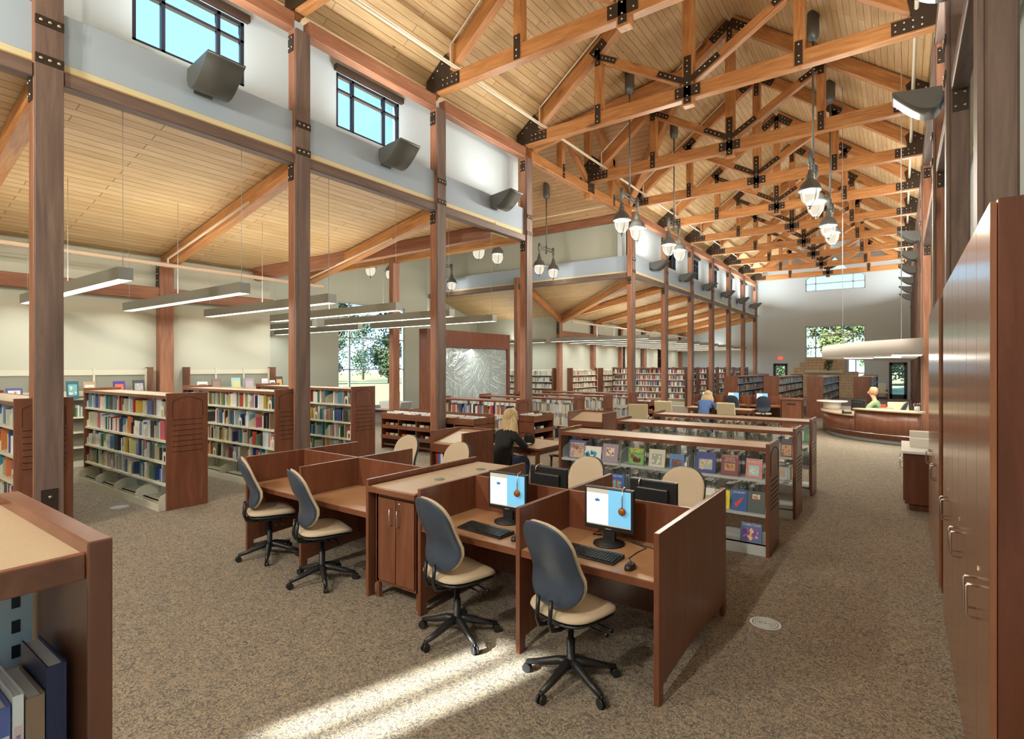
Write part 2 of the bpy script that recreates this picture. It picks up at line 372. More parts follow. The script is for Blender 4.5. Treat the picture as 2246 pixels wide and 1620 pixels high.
wallx('wall_clerestory_left_far', -8.95, -8.75, 19.4, YE, 6.2, 8.35, paint_f, [h for h in hl if h[0] > 19])
RW = []
hr = [(c-.8, c+.8, 6.6, 7.65) for c in wins+[14.2, 17.6]]
RW = [(y-3.0, y-.85, 1.0, 4.6) for y in (19.38+3.56, 26.5, 30.05, 33.6, 37.2, 40.75)]
wallx('wall_right', .95, 1.1, YS, YE, 0, 5.45, paint_f, [(-8.6, -.5, .4, 5.3)]+RW)  # long opening behind the camera added to let sky light onto the foreground
wallx('wall_right_upper', .95, 1.1, YS, YE, 5.45, 8.4, paint_f, hr)
wallx('wall_left', XW-.2, XW, YS, 7.9, 0, 4.62, paint)
wallx('wall_left_far', XW-.2, XW, 23.0, YE, 0, 4.62, paint, [(33.2, 34.2, 1.6, 3.6), (36.2, 37.2, 1.6, 3.6), (29.8, 30.8, 1.6, 3.6)])
wallx('wall_transept_west', XT-.2, XT, 7.3, 23.2, 0, 7.3, paint_g, [(13.93, 17.65, .26, 4.74)])
st('wall_transept_gable', MB().prism([(10.8, 7.3), (20.1, 7.3), (15.85, 10.95)], 'x', XT-.2, XT), paint_g)
wallx('wall_transept_south', XT, XW-.2, 7.3, 7.5, 0, 4.6, paint_g)
wallx('wall_transept_north', XT, XW-.2, 23.0, 23.2, 0, 4.62, paint_g)
wallx('wall_transept_south_upper', XT, -8.95, 11.0, 11.2, 5.5, 7.3, paint_g)
# north clerestory of the transept
wallx('wall_transept_north_upper', XT, -8.75, 19.75, 19.95, 6.2, 8.3, paint_g)
# far gable wall with its windows
fw = MB()
for a, b, c, d in ((XW, -5.3, 0, 7.1), (-1.88, 1.1, 0, 7.1), (-5.3, -1.88, 4.75, 7.1), (-5.3, -2.75, 0, 2.62), (-2.75, -1.88, 0, .5)): pass
Z1 = 7.12
fw.box(-5.3, -1.88, YE, YE+.2, 4.75, Z1); fw.box(-5.3, -2.85, YE, YE+.2, 0, 2.62); fw.box(-2.85, -1.88, YE, YE+.2, 0, .45)
for a, b, holes in ((XW, -5.3, [(-7.25, -6.45, 0, 2.2)]), (-1.88, 1.1, [(-.58, .25, 0, 2.25)])):
    cur = a
    for h in holes: fw.box(cur, h[0], YE, YE+.2, 0, Z1); fw.box(h[0], h[1], YE, YE+.2, h[3], Z1); cur = h[1]
    fw.box(cur, b, YE, YE+.2, 0, Z1)
g = [(XW, Z1), (-5.3, Z1), (-5.3, 7.9), (-5.0, 8.15), (-4.6, 8.15), (-3.6, 9.3), (-2.6, 8.15), (-2.18, 8.15), (-1.88, 7.9), (-1.88, Z1), (1.1, Z1), (1.1, 8.3), (XM, 12.1), (-8.95, 8.2), (XW, 8.2)]
fw.prism(g, 'y', YE, YE+.2)
st('wall_far', fw, paint_f)
# wall behind the camera, with one small unseen window placed to cast the sun patch
wallx('wall_rear', XW-.2, 1.1, YS-.2, YS, 0, 12.2, paint, [(-6.12, -5.5, 5.25, 6.15)])
# decks
def deckp(name, pts, mat, udir, vdir, th=.06):
    o = Vector(pts[0]); u = Vector(udir).normalized(); v = Vector(vdir).normalized()
    uv = [((Vector(p)-o).dot(u)+50, (Vector(p)-o).dot(v)+50) for p in pts]
    mb = MB(); mb.quad(pts, 0, uv)
    nrm = (Vector(pts[1])-o).cross(Vector(pts[2])-o).normalized()
    if nrm.z < 0: nrm = -nrm
    top = [Vector(p)+nrm*th for p in pts]; mb.quad(top[::-1], 0, uv[::-1])
    n = len(pts)
    for i in range(n):
        mb.quad([Vector(pts[i]), Vector(pts[(i+1) % n]), top[(i+1) % n], top[i]], 0, [(0, 0), (1, 0), (1, .05), (0, .05)])
    return st(name, mb, mat)
zr = 11.95
def dz(x): return 8.6+.764*(x+8.2) if x < XM else 8.6+.764*(-2*(x-XM)+(x+8.2))
S1 = (1, 0, .764); S2 = (-1, 0, .764)
deckp('ceiling_nave_west', [(-8.95, YS, dz(-8.95)), (-8.95, 12.1, dz(-8.95)), (-5.2, 15.85, dz(-5.2)), (-8.95, 19.6, dz(-8.95)), (-8.95, YE, dz(-8.95)), (XM, YE, dz(XM)), (XM, YS, dz(XM))], deck, (0, 1, 0), S1)
deckp('ceiling_nave_east', [(XM, YS, dz(XM)), (XM, YE, dz(XM)), (1.1, YE, dz(1.1)), (1.1, YS, dz(1.1))], deck, (0, 1, 0), S2)
zt = dz(-5.2)
deckp('ceiling_transept_north', [(-5.2, 15.85, zt), (XT, 15.85, zt), (XT, 19.9, dz(-8.95)-.2), (-8.95, 19.6, dz(-8.95))], deck_t, (1, 0, 0), (0, 1, -.75))
deckp('ceiling_transept_south', [(-5.2, 15.85, zt), (-8.95, 12.1, dz(-8.95)), (-8.95, 11.0, 7.2), (XT, 11.0, 7.2), (XT, 15.85, zt)], deck_t, (1, 0, 0), (0, 1, .75))
deckp('ceiling_aisle', [(-8.3, YS, 5.6), (-8.3, 10.75, 5.6), (XW, 7.35, 4.5), (XW, YS, 4.5)], deck, (0, 1, 0), (1, 0, .2))
deckp('ceiling_aisle_corner', [(-8.3, 10.75, 5.6), (-8.35, 11.15, 5.62), (XT, 11.1, 5.62), (XT, 7.35, 4.5), (XW, 7.35, 4.5)], deck, (1, 0, 0), (0, 1, .3))
deckp('ceiling_far_aisle', [(-8.3, 19.4, 5.6), (-8.3, YE, 5.6), (XW, YE, 4.5), (XW, 23.0, 4.5)], deck, (0, 1, 0), (1, 0, .2))
deckp('ceiling_far_aisle_corner', [(-8.3, 19.4, 5.6), (XW, 23.0, 4.5), (XT, 23.0, 4.5), (XT, 19.4, 5.6)], deck, (1, 0, 0), (0, 1, -.3))
# fascia boxes and cream soffits over the beams
def fascia(n, x0, x1, y0, y1, lower=5.7, sx=None):
    st('trim_fascia_%d' % n, MB().box(x0, x1, y0, y1, lower, 6.3), fasc)
k = 0
for y0, y1 in ((YS, YC[0]-G), (YC[0], YC[1]-G), (YC[1], YC[2]-G), (YC[2], YC[3]-G)):
    k += 1; fascia(k, -8.95, -8.3, y0, y1)
for i in range(4, 10):
    k += 1; fascia(k, -8.95, -8.3, YC[i], YC[i+1]-G)
k += 1; fascia(k, XT, -8.45, 19.35, 19.95)
st('trim_soffit_left', MB().box(-8.9, -8.305, YS, 12.1, 5.585, 5.7), soff)
st('trim_soffit_left_far', MB().box(-8.9, -8.305, 19.4, YE, 5.585, 5.7), soff)
st('trim_soffit_transept', MB().box(XT, -8.5, 19.36, 19.9, 5.605, 5.7), soff)
for i in range(0, 10):
    if i == 3: y0, y1 = YC[3], YC[4]-G
    else: y0, y1 = YC[i], YC[i+1]-G
    k += 1; fascia(k, .6, .95, y0, y1)
st('trim_soffit_right', MB().box(.65, .95, YS, YE, 5.6, 5.7), soff)
st('baseboard_far', MB().box(-6.4, -5.9, YE-.015, YE, 0, .1).box(-1.8, -.7, YE-.015, YE, 0, .1), cherry_d)

# windows
def clere(n, x, yc, s):
    "three-light clerestory window in a wall whose room face is x; s is +1 when the room lies at larger x"
    y0, y1, z0, z1 = yc-.8, yc+.8, 6.6, 7.65
    f = MB(); xa, xb = x-s*.10, x-s*.02
    for a, b, c, d in ((y0, y0+.055, z0, z1), (y1-.055, y1, z0, z1), (y0, y1, z1-.06, z1), (y0, y1, z0, z0+.045), (y0+.38, y0+.43, z0, z1), (y1-.43, y1-.38, z0, z1), (y0, y1, z1-.33, z1-.29)):
        f.box(xa, xb, a, b, c, d)
    o = st('window_%d' % n, f, frame_d)
    MB().box(x-s*.07, x-s*.06, y0, y1, z0, z1).build('pane', glass, o)
    MB().box(x, x+s*.09, y0-.05, y1+.05, z1+.0, z1+.11).build('roller_shade', shade, o)
k = 0
for c in wins: k += 1; clere(k, -8.75, c, 1)
for c in wins+[14.2, 17.6]: k += 1; clere(k, .95, c, -1)
def winrect(n, axis, at, a0, a1, z0, z1, vs, hs, th=.05, s=1, mat=None):
    f = MB()
    def bx(p, q, c, d):
        (f.box(at, at+s*.09, p, q, c, d) if axis == 'x' else f.box(p, q, at, at+s*.09, c, d))
    for p, q, c, d in [(a0, a0+th, z0, z1), (a1-th, a1, z0, z1), (a0, a1, z0, z0+th), (a0, a1, z1-th, z1)]+[(v-th/2, v+th/2, z0, z1) for v in vs]+[(a0, a1, h-th/2, h+th/2) for h in hs]: bx(p, q, c, d)
    o = st('window_%d' % n, f, mat or frame_d)
    p = MB(); (p.box(at+s*.04, at+s*.05, a0, a1, z0, z1) if axis == 'x' else p.box(a0, a1, at+s*.04, at+s*.05, z0, z1)); p.build('pane', glass, o)
    return o
k += 1; winrect(k, 'x', XT-.12, 13.93, 17.65, .26, 4.74, [14.55, 17.0], [1.9, 3.25, 4.1], mat=steelb)
k += 1; winrect(k, 'y', YE+.05, -5.3, -1.88, 2.62, 4.75, [-4.7, -2.55], [3.3, 4.1], .06, mat=steelb)
k += 1; winrect(k, 'y', YE+.05, -2.85, -1.88, .45, 2.62, [-2.4], [1.6], .06, mat=steelb)
k += 1; winrect(k, 'y', YE+.05, -5.3, -1.88, 7.12, 8.15, [-4.7, -2.55], [7.62], .06, mat=steelb)
k += 1
f = MB()
for a, b in (((-5.0, 8.15), (-3.6, 9.33)), ((-3.6, 9.33), (-2.2, 8.15))): f.bar((a[0], YE+.09, a[1]), (b[0], YE+.09, b[1]), .06, .05)
o = st('window_%d' % k, f, steelb); MB().prism([(-4.6, 8.15), (-2.6, 8.15), (-3.6, 9.3)], 'y', YE+.09, YE+.1).build('pane', glass, o)
for (a, b, c, d) in ((33.2, 34.2, 1.6, 3.6), (36.2, 37.2, 1.6, 3.6), (29.8, 30.8, 1.6, 3.6)):
    k += 1; winrect(k, 'x', XW-.12, a, b, c, d, [], [2.6], .05)
k += 1; winrect(k, 'x', 1.0, -8.6, -.5, .4, 5.3, [-7.0, -5.4, -3.8, -2.1], [2.0, 3.7], .06)  # unseen glazing added behind the camera as foreground fill
for (a, b, c, d) in ((-6.12, -5.5, 5.25, 6.15),):
    k += 1; winrect(k, 'y', YS-.12, a, b, c, d, [(a+b)/2], [], .05)
for (a, b, c, d) in RW: k += 1; winrect(k, 'x', 1.0, a, b, c, d, [(a+b)/2], [2.4], .05)
# far doors
def fardoor(n, x0, x1, zt):
    f = MB(); t = .11
    f.box(x0, x0+t, YE+.02, YE+.08, 0, zt); f.box(x1-t, x1, YE+.02, YE+.08, 0, zt); f.box(x0, x1, YE+.02, YE+.08, zt-.13, zt); f.box(x0, x1, YE+.02, YE+.08, 0, .28)
    f.box(x0, x1, YE+.02, YE+.08, .85, .9)
    o = st('door_%d' % n, f, frame_d)
    MB().box(x0, x1, YE+.045, YE+.055, .2, zt).build('pane', glass, o)
    MB().tube([(x0+.16, YE-.03, .95), (x1-.16, YE-.03, .95)], .015, 6).build('push_bar', chrome, o)
    fr = MB(); fr.box(x0-.05, x0, YE-.03, YE+.1, 0, zt+.05); fr.box(x1, x1+.05, YE-.03, YE+.1, 0, zt+.05); fr.box(x0-.05, x1+.05, YE-.03, YE+.1, zt, zt+.05)
    fr.build('door_frame', frame_d, o)
fardoor(1, -7.25, -6.45, 2.2); fardoor(2, -.58, .25, 2.25)

# ------------------------------------------------------------------ timber columns, beams and trusses
def bolts(mb, pts, axis, r=.018, m=1):
    for p in pts:
        p = Vector(p); d = {'x': Vector((1, 0, 0)), '-y': Vector((0, -1, 0)), '-z': Vector((0, 0, -1)), '-x': Vector((-1, 0, 0))}[axis]
        mb.tube([p, p+d*.012, p+d*.018], [r, r, r*.5], 7, m)
def column(x0, x1, yf, ztop, label, group, side):
    ya, yb = yf-G, yf
    t = thing('timber_column', label, 'column', ((x0+x1)/2, (ya+yb)/2, 0), group)
    w = abs(x1-x0)
    timb('shaft', ((x0+x1)/2, (ya+yb)/2, 0), ((x0+x1)/2, (ya+yb)/2, ztop), G, w, timber_grey if side == 'R' and yf < 9 else timber_red, t, (1, 0, 0), .015)  # near right shafts go grey-brown: shade put into their colour
    xf = max(x0, x1) if side == 'L' else min(x0, x1); s = 1 if side == 'L' else -1
    # weathered facing board on the nave side
    timb('facing_board', (xf+s*.02, (ya+yb)/2, 0), (xf+s*.02, (ya+yb)/2, ztop), G-.01, .04, timber_grey, t, (1, 0, 0), .006)
    ax = 'x' if side == 'L' else '-x'; xp = xf+s*.04
    for zc in (6.08, 5.63):
        p = MB(); p.box(xp, xp+s*.012, ya+.005, yb-.005, zc-.055, zc+.055)
        bolts(p, [(xp+s*.012, ya+G*q, zc) for q in (.2, .5, .8)], ax, .02)
        p.build('strap_plate', [bronze, bolt], t)
    p = MB(); p.box(xp, xp+s*.01, ya+.06, yb-.06, .2, .55); bolts(p, [(xp+s*.01, (ya+yb)/2, .46)], ax, .018); p.build('base_plate', [bronze, bolt], t)
    for zc, kx in ((7.45, 1), (5.28, 0)):
        p = MB(); p.box(min(x0, x1)+.02, max(x0, x1)-.02, ya-.012, ya, zc-.14, zc+.14)
        bolts(p, [(min(x0, x1)+w*a, ya-.012, zc+b) for a in (.28, .72) for b in (-.08, .08)], '-y', .016)
        p.build('bracket_plate', [bronze, bolt], t)
    return t
cl_lab = ['nearest dark timber column at the far left, beside a tall dark book range', 'tall timber column behind the empty study carrels', 'timber column with strap plates rising behind the disc browser bins',
          'timber column at the near corner of the cross hall, beside a twin lantern', 'broad timber column at the far corner of the cross hall']
for i, y in enumerate(YC):
    lab = cl_lab[i] if i < 5 else 'timber column of the left far colonnade, %s after the cross hall corner' % ordn(i-5)
    column(-8.43, -8.24, y, 7.68, lab, 'timber columns of the left colonnade', 'L')
for i, y in enumerate(YC):
    if i == 0: continue
    lab = ['', 'nearest shade-coloured timber column above the tall cabinets on the right', 'second shade-coloured timber column on the right, below the first curved uplight'][i] if i < 3 else 'slender timber column of the right colonnade, %s along' % ordn(i)
    column(.68, .49, y, 7.68, lab, 'timber columns of the right colonnade', 'R')
ob = [(-13.6, YC[1], 'reddish timber column against the beige wall between two wall shelf units'), (-13.6, YC[2], 'timber column of the left wall where the aisle roof ends'), (-13.6, 12.31, 'timber column in front of the tall white window'), (-13.6, 19.38, 'pale timber column of the cross hall, next to the near corner column'),
      (-13.6, 22.94, 'corner timber column under the folded far aisle roof')]+[(-13.6, y, 'wall timber column of the far aisle, %s beyond the corner' % ordn(i)) for i, y in enumerate(YC[6:])]
for x, y, lab in ob:
    t = thing('timber_column', lab, 'column', (x, y-.14, 0), 'timber columns along the outer walls')
    zt_ = 5.9 if 10 < y < 20 else 4.35
    timb('shaft', (x, y-.14, 0), (x, y-.14, zt_), .3, .2, timber_red, t, (1, 0, 0), .015)
    if zt_ < 5:
        p = MB(); p.box(x-.08, x+.08, y-.3, y-.288, zt_-.75, zt_-.05)
        bolts(p, [(x+a, y-.3, zt_-.7+.15*b) for a in (-.04, .04) for b in range(5)], '-y', .016); p.build('bracket_plate', [bronze, bolt], t)
def beam(p0, p1, w, h, mat, label, group=None, name='timber_beam'):
    o = timb(name, p0, p1, w, h, mat); return tag(o, label, 'beam', group)
for i, (a, b) in enumerate(zip([YS]+YC[:3], [y-G for y in YC[:4]])):
    beam((-8.32, a, 5.49), (-8.32, b, 5.49), .17, .17, timber_grey, 'dark lower beam of the left colonnade, %s bay from the camera' % ordn(i), 'lower beams of the left colonnade')
    beam((-8.33, a, 7.8), (-8.33, b, 7.8), .2, .28, timber_red, 'high eave beam above the left clerestory, %s bay from the camera' % ordn(i), 'eave beams of the left colonnade')
for i in range(4, 10):
    a, b = YC[i], YC[i+1]-G
    beam((-8.32, a, 5.49), (-8.32, b, 5.49), .17, .17, timber_grey, 'lower beam of the far left colonnade, %s bay past the cross hall' % ordn(i-4), 'lower beams of the left colonnade')
    beam((-8.33, a, 7.8), (-8.33, b, 7.8), .2, .28, timber_red, 'high eave beam of the far left colonnade, %s bay past the cross hall' % ordn(i-4), 'eave beams of the left colonnade')
for i in range(0, 10):
    a, b = YC[i], YC[i+1]-G
    beam((.58, a, 5.49), (.58, b, 5.49), .17, .17, timber_grey, 'lower beam of the right colonnade, %s bay' % ordn(i), 'lower beams of the right colonnade')
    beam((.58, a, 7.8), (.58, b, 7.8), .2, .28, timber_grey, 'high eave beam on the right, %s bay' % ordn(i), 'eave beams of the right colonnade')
beam((XT, 19.24, 5.5), (-8.45, 19.24, 5.5), .2, .2, timber_grey, 'long level beam under the fascia across the cross hall')
beam((XT, 19.6, 7.85), (-8.5, 19.6, 7.85), .16, .3, timber_red, 'pinkish eave beam high on the cross hall wall')
beam((XT, 12.17, 5.58), (-8.45, 12.17, 5.58), .2, .3, timber, 'orange tie beam crossing to the near corner column')
beam((-8.42, 10.72, 5.42), (-13.55, 7.4, 4.38), .22, .32, timber_red, 'diagonal beam closing the end of the near aisle roof')
beam((-8.45, 19.5, 5.32), (-13.5, 22.85, 4.3), .22, .3, timber, 'diagonal valley beam running down to the far corner column')
beam((-13.3, 19.5, 5.4), (-13.5, 22.7, 4.3), .2, .28, timber, 'short sloping rafter meeting the far corner column from the left')
beam((XW+.1, YS, 3.65), (XW+.1, 7.9, 3.65), .16, .27, timber_red, 'orange wall beam running above the wall shelves')
beam((XW+.1, 22.95, 3.65), (XW+.1, YE, 3.65), .16, .27, timber_red, 'orange wall beam of the far aisle')
for i, y in enumerate([YC[0], YC[1], YC[2]]+YC[5:]):
    yc = y-.14; r = beam((-8.45, yc, 5.40), (-13.55, yc, 4.34), .2, .3, timber, ['sloping aisle rafter at the top left corner', 'sloping aisle rafter meeting the reddish wall column', 'sloping aisle rafter at the end of the near aisle roof'][i] if i < 3 else 'sloping rafter of the far aisle, %s past the valley' % ordn(i-3), 'aisle rafters')
# trusses
def truss(yf, label):
    yc = yf-.14; y0, y1 = yc-.11, yc+.11
    t = thing('roof_truss', label, 'truss', (XM, yc, 7.9), 'timber trusses over the hall')
    timb('bottom_chord', (-8.3, yc, 8.16), (.55, yc, 8.16), .2, .32, timber, t)
    for s, xe in ((-1, -8.55), (1, .8)):
        timb('top_chord', (xe, yc, dz(xe)-.25), (XM, yc, dz(XM)-.25), .2, .32, timber, t)
        xp = XM+s*2.22; zp = dz(xp)-.4
        timb('post', (xp, yc, 8.32), (xp, yc, zp), .2, .2, timber, t, (1, 0, 0))
        timb('diagonal', (xp, yc, zp-.12), (XM+s*.14, yc, 8.45), .16, .2, timber, t)
        # gussets
        p = MB(); p.box(xe+.1 if s < 0 else xe-.95, xe+.95 if s < 0 else xe-.1, y0-.012, y1+.012, 8.04, 8.28)
        q = [(xe-s*.15, 8.1), (xe-s*.62, 8.1), (xe-s*.72, 8.62), (xe-s*.42, 8.86), (xe-s*.0, 8.5), (xe-s*.0, 8.1)]
        p.prism(q, 'y', y0-.013, y1+.013)
        bolts(p, [(xe-s*(.5+.13*a), y0-.012, 8.1+.12*b) for a in range(4) for b in (0, 1)]+[(xe-s*(.2+.14*a), y0-.013, 8.35+.11*a+.16*b) for a in range(3) for b in (0, 1)], '-y', .02)
        p.build('heel_gusset', [bronze, bolt], t)
        p = MB(); p.box(xp-.07, xp+.07, y0-.012, y0, 8.02, 8.5); bolts(p, [(xp, y0-.012, z) for z in (8.08, 8.2, 8.43)], '-y', .02); p.build('post_plate', [bronze, bolt], t)
        p = MB(); p.box(xp-.07, xp+.07, y0-.012, y0, zp-.35, zp+.05)
        sl = Vector((1, 0, .764)).normalized() if s < 0 else Vector((-1, 0, .764)).normalized()
        c = Vector((xp, y0-.006, zp+.06)); p.bar(c-sl*.2, c+sl*.24, .012, .24)
        dd = (Vector((XM, 0, 8.45))-Vector((xp, 0, zp-.12))).normalized(); c2 = Vector((xp, y0-.006, zp-.12)); p.bar(c2, c2+dd*.55, .012, .13)
        bolts(p, [(c+sl*a)[:] for a in (-.14, 0, .14)]+[tuple(c2+dd*a-Vector((0, .006, 0))) for a in (.16, .27, .38, .49)]+[(xp, y0-.012, zp-.28)], '-y', .018)
        p.build('joint_gusset', [bronze, bolt], t)
    timb('king_post', (XM, yc, 7.86), (XM, yc, zr-.35), .21, .24, timber, t, (1, 0, 0))
    p = MB(); p.box(XM-.08, XM+.08, y0-.014, y0-.002, 7.9, 8.95); p.box(XM-.28, XM+.28, y0-.014, y0-.002, 8.04, 8.28)
    for s in (-1, 1):
        zp = dz(XM+s*2.22)-.4; dd = (Vector((XM+s*2.22, 0, zp-.12))-Vector((XM+s*.14, 0, 8.45))).normalized()
        c = Vector((XM+s*.06, y0-.008, 8.4)); p.bar(c, c+dd*.72, .012, .13)
        bolts(p, [tuple(c+dd*a-Vector((0, .006, 0))) for a in (.25, .38, .51, .64)], '-y', .02)
    bolts(p, [(XM, y0-.014, z) for z in (7.96, 8.06, 8.25, 8.35, 8.6, 8.72, 8.84)]+[(XM+a, y0-.014, z) for a in (-.21, .21) for z in (8.1, 8.22)], '-y', .02)
    p.build('king_gusset', [bronze, bolt], t)
    p = MB()
    for s in (-1, 1):
        sl = Vector((s, 0, -.764)).normalized(); c = Vector((XM, y0-.006, dz(XM)-.3)); p.bar(c, c+sl*.62, .012, .24)
        bolts(p, [tuple(c+sl*a+Vector((0, -.006, b))) for a in (.25, .38, .51) for b in (-.07, .07)], '-y', .018)
    p.box(XM-.07, XM+.07, y0-.012, y0, dz(XM)-.95, dz(XM)-.3); bolts(p, [(XM, y0-.012, dz(XM)-.9+.14*a) for a in range(4)], '-y', .018)
    p.build('apex_gusset', [bronze, bolt], t)
    return t
tl = ['nearest roof truss, cropped by the top of the picture', 'second roof truss, starting above the column behind the disc browsers', 'third roof truss, above the near corner of the cross hall', 'fourth roof truss, landing on the cross hall truss', 'fifth roof truss, above the far corner of the cross hall']
tys = YC[1:4]+[15.95]+YC[4:]
for i, y in enumerate(tys): truss(y, tl[i] if i < 5 else 'far roof truss over the nave, %s past the cross hall' % ordn(i-5))
# truss spanning the cross hall opening, in the colonnade plane
t = thing('carrier_truss', 'timber truss spanning the cross hall opening between the two corner columns', 'truss', (-8.3, 15.8, 7.7))
timb('bottom_chord', (-8.33, 12.31, 7.8), (-8.33, 19.1, 7.8), .2, .28, timber, t)
for s in (-1, 1):
    ym = 15.8; yq = ym+s*1.75
    timb('post', (-8.33, yq, 7.9), (-8.33, yq, 9.35), .2, .2, timber, t, (1, 0, 0))
    timb('diagonal', (-8.33, yq, 9.3), (-8.33, ym, 8.0), .16, .2, timber, t)
    timb('top_chord', (-8.33, ym+s*3.4, 8.0), (-8.33, ym, 10.6), .2, .3, timber, t)
    p = MB(); p.box(-8.23, -8.218, yq-.06, yq+.06, 7.68, 8.1); bolts(p, [(-8.218, yq, z) for z in (7.75, 7.85, 8.03)], 'x', .02); p.build('post_plate', [bronze, bolt], t)
timb('king_post', (-8.33, 15.8, 7.5), (-8.33, 15.8, 10.4), .22, .22, timber, t, (1, 0, 0))
p = MB(); p.box(-8.23, -8.2, 15.6, 16.0, 7.7, 8.4); bolts(p, [(-8.2, y, z) for y in (15.66, 15.94) for z in (7.8, 7.95, 8.1, 8.25)], 'x', .02); p.build('king_gusset', [bronze, bolt], t)
beam((-8.5, 12.4, 8.05), (-5.2, 15.75, dz(-5.2)-.35), .24, .34, timber, 'valley beam climbing from the near corner of the cross hall')
beam((-8.5, 19.2, 8.05), (-5.2, 15.95, dz(-5.2)-.35), .24, .34, timber, 'valley beam climbing from the far corner of the cross hall')
beam((XT, 15.85, zt-.25), (-5.3, 15.85, zt-.25), .2, .3, timber, 'ridge beam of the cross hall roof')

# ------------------------------------------------------------------ sprinkler pipes
def pipeo(pts, r, label, mat=pipe, group='sprinkler pipes'):
    return tag(MB().tube(pts, r, 8).build('sprinkler_pipe', mat), label, 'pipe', group)
pipeo([(-7.75, YS, 8.42), (-7.75, YE, 8.42)], .035, 'long cream sprinkler pipe under the left slope of the nave roof', pipew)
pipeo([(.22, YS, 8.42), (.22, YE, 8.42)], .035, 'long cream sprinkler pipe under the right slope of the nave roof', pipew)
pipeo([(-12.95, YS, 4.22), (-12.95, 9.0, 4.22)], .05, 'thick salmon sprinkler main along the near aisle wall')
pipeo([(-12.95, 22.9, 4.2), (-12.95, YE, 4.2)], .045, 'thick salmon sprinkler main along the far aisle wall')
for i, y in enumerate([YC[0], YC[1], YC[2]]+YC[5:8]):
    yy = y-.34; pipeo([(-9.6, yy, 4.98), (-12.95, yy, 4.36), (-12.95, yy, 4.22)], .025, 'thin salmon pipe beside the %s' % (['rafter at the top left corner', 'rafter above the reddish wall column', 'rafter where the near aisle roof ends'][i] if i < 3 else '%s rafter of the far aisle' % ordn(i-3)))
for i, y in enumerate(YC[1:4]+[15.95]+YC[4:7]):
    yy = y-.36; pipeo([(-7.75, yy, 8.42), (-7.75, yy, dz(-7.75)-.12), (-4.6, yy, dz(-4.6)-.14)], .02, 'thin pipe climbing beside the left slope of the %s truss' % ordn(i), pipew)
pipeo([(XT+.5, 18.6, 8.1), (-8.6, 18.6, 8.1)], .022, 'thin pipe across the pinkish ceiling of the cross hall', pipew)

# ------------------------------------------------------------------ lamps
def linear(label, group):
    t = thing('linear_pendant', label, 'pendant light', (0, 0, 0), group)
    b = MB(); b.box(0, .004, -.09, .09, -.085, .085); b.box(-4.804, -4.8, -.09, .09, -.085, .085)
    b.box(-4.8, 0, -.09, -.085, -.085, .085); b.box(-4.8, 0, .085, .09, -.085, .085); b.box(-4.8, 0, -.085, .085, .02, .03); b.build('housing', pend, t)
    MB().box(-4.79, -.01, -.084, .084, -.083, -.07).build('diffuser', glow, t)
    MB().tube([(-.1, 0, .02), (-.1, 0, 2.26)], .004, 5).build('cable', cable, t)
    MB().tube([(-4.7, 0, .02), (-4.7, 0, 1.32)], .004, 5).build('cable', cable, t)
    MB().tube([(-2.4, 0, .02), (-2.4, 0, 1.79)], .004, 5).build('cable', cable, t)
    area('uplight', (-2.4, 0, .10), (0, 0, 1), 4.6, .14, 28, (.97, .98, .90), t)
    area('downlight', (-2.4, 0, -.1), (0, 0, -1), 4.6, .14, 26, (.96, 1, .96), t)
    return t
lp = linear('long grey linear pendant nearest the camera, hanging by the nearest timber column', 'linear pendants of the near aisle'); lp.location = (-8.55, 2.86, 3.27)
lab = ['second long grey linear pendant over the near aisle', 'third long grey linear pendant, ending beside the tall column behind the carrels', 'fourth long grey linear pendant, crossing the tall white window', 'fifth long grey linear pendant of the near aisle', 'sixth and farthest linear pendant of the near aisle']
for i in range(1, 6): dup(lp, (-8.55, 2.86+1.64*i, 3.27), label=lab[i-1])
for i, y in enumerate((9.42, 11.06)): dup(lp, (-13.95, y, 3.27), label='linear pendant deeper in the near corner of the cross hall, %s one' % ordn(i))
for i in range(11): dup(lp, (-8.6, 21.7+1.76*i, 3.27), label='linear pendant of the far aisle, %s past the cross hall' % ordn(i), group='linear pendants of the far aisle')
dup(lp, (-14.0, 22.1, 3.27), label='linear pendant in front of the white wall shelves at the far corner', group='linear pendants of the far aisle')

def uplight(label, group):
    "box uplight on a wall arm; local +x points into the nave"
    t = thing('wall_uplight', label, 'wall light', (0, 0, 0), group)
    pr = [(.10, .10), (.72, .17), (.70, .14)]
    for a in range(0, 9):
        q = a/8; pr.append((.68-.50*q, .13-.31*sin(pi*min(1, q*.9)*.62)-.02*q))
    pr += [(.12, -.14), (.09, -.05)]
    MB().prism(pr, 'y', -.26, .26, 0, True).build('housing', grey, t)
    br = [(0, .05), (.12, .07), (.14, -.08), (.10, -.12), (.05, -.09), (0, -.16)]
    MB().prism(br, 'y', -.13, .13).build('wall_arm', grey, t)
    area('uplight_lamp', (.38, 0, .22), (.25, 0, 1), .3, .45, 42, (.97, .98, .92), t)
    return t
ul = uplight('grey box uplight on the fascia below the nearest clerestory window', 'box uplights on the left fascia'); ul.location = (-8.3, 3.75, 6.12)
bm_ = [(a+b)/2 for a, b in bays]
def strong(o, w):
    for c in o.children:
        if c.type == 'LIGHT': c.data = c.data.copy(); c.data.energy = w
dup(ul, (-8.3, 7.2, 6.12), label='grey box uplight below the second clerestory window')
w3 = dup(ul, (-8.3, 10.7, 6.12), label='grey box uplight on the windowless bay beside the near corner column')
strong(w3, 22)
for i, b in enumerate(bm_[4:]): strong(dup(ul, (-8.3, b, 6.12), label='grey box uplight of the far left fascia, %s past the cross hall' % ordn(i)), 44+11*max(0, i-2)**2)
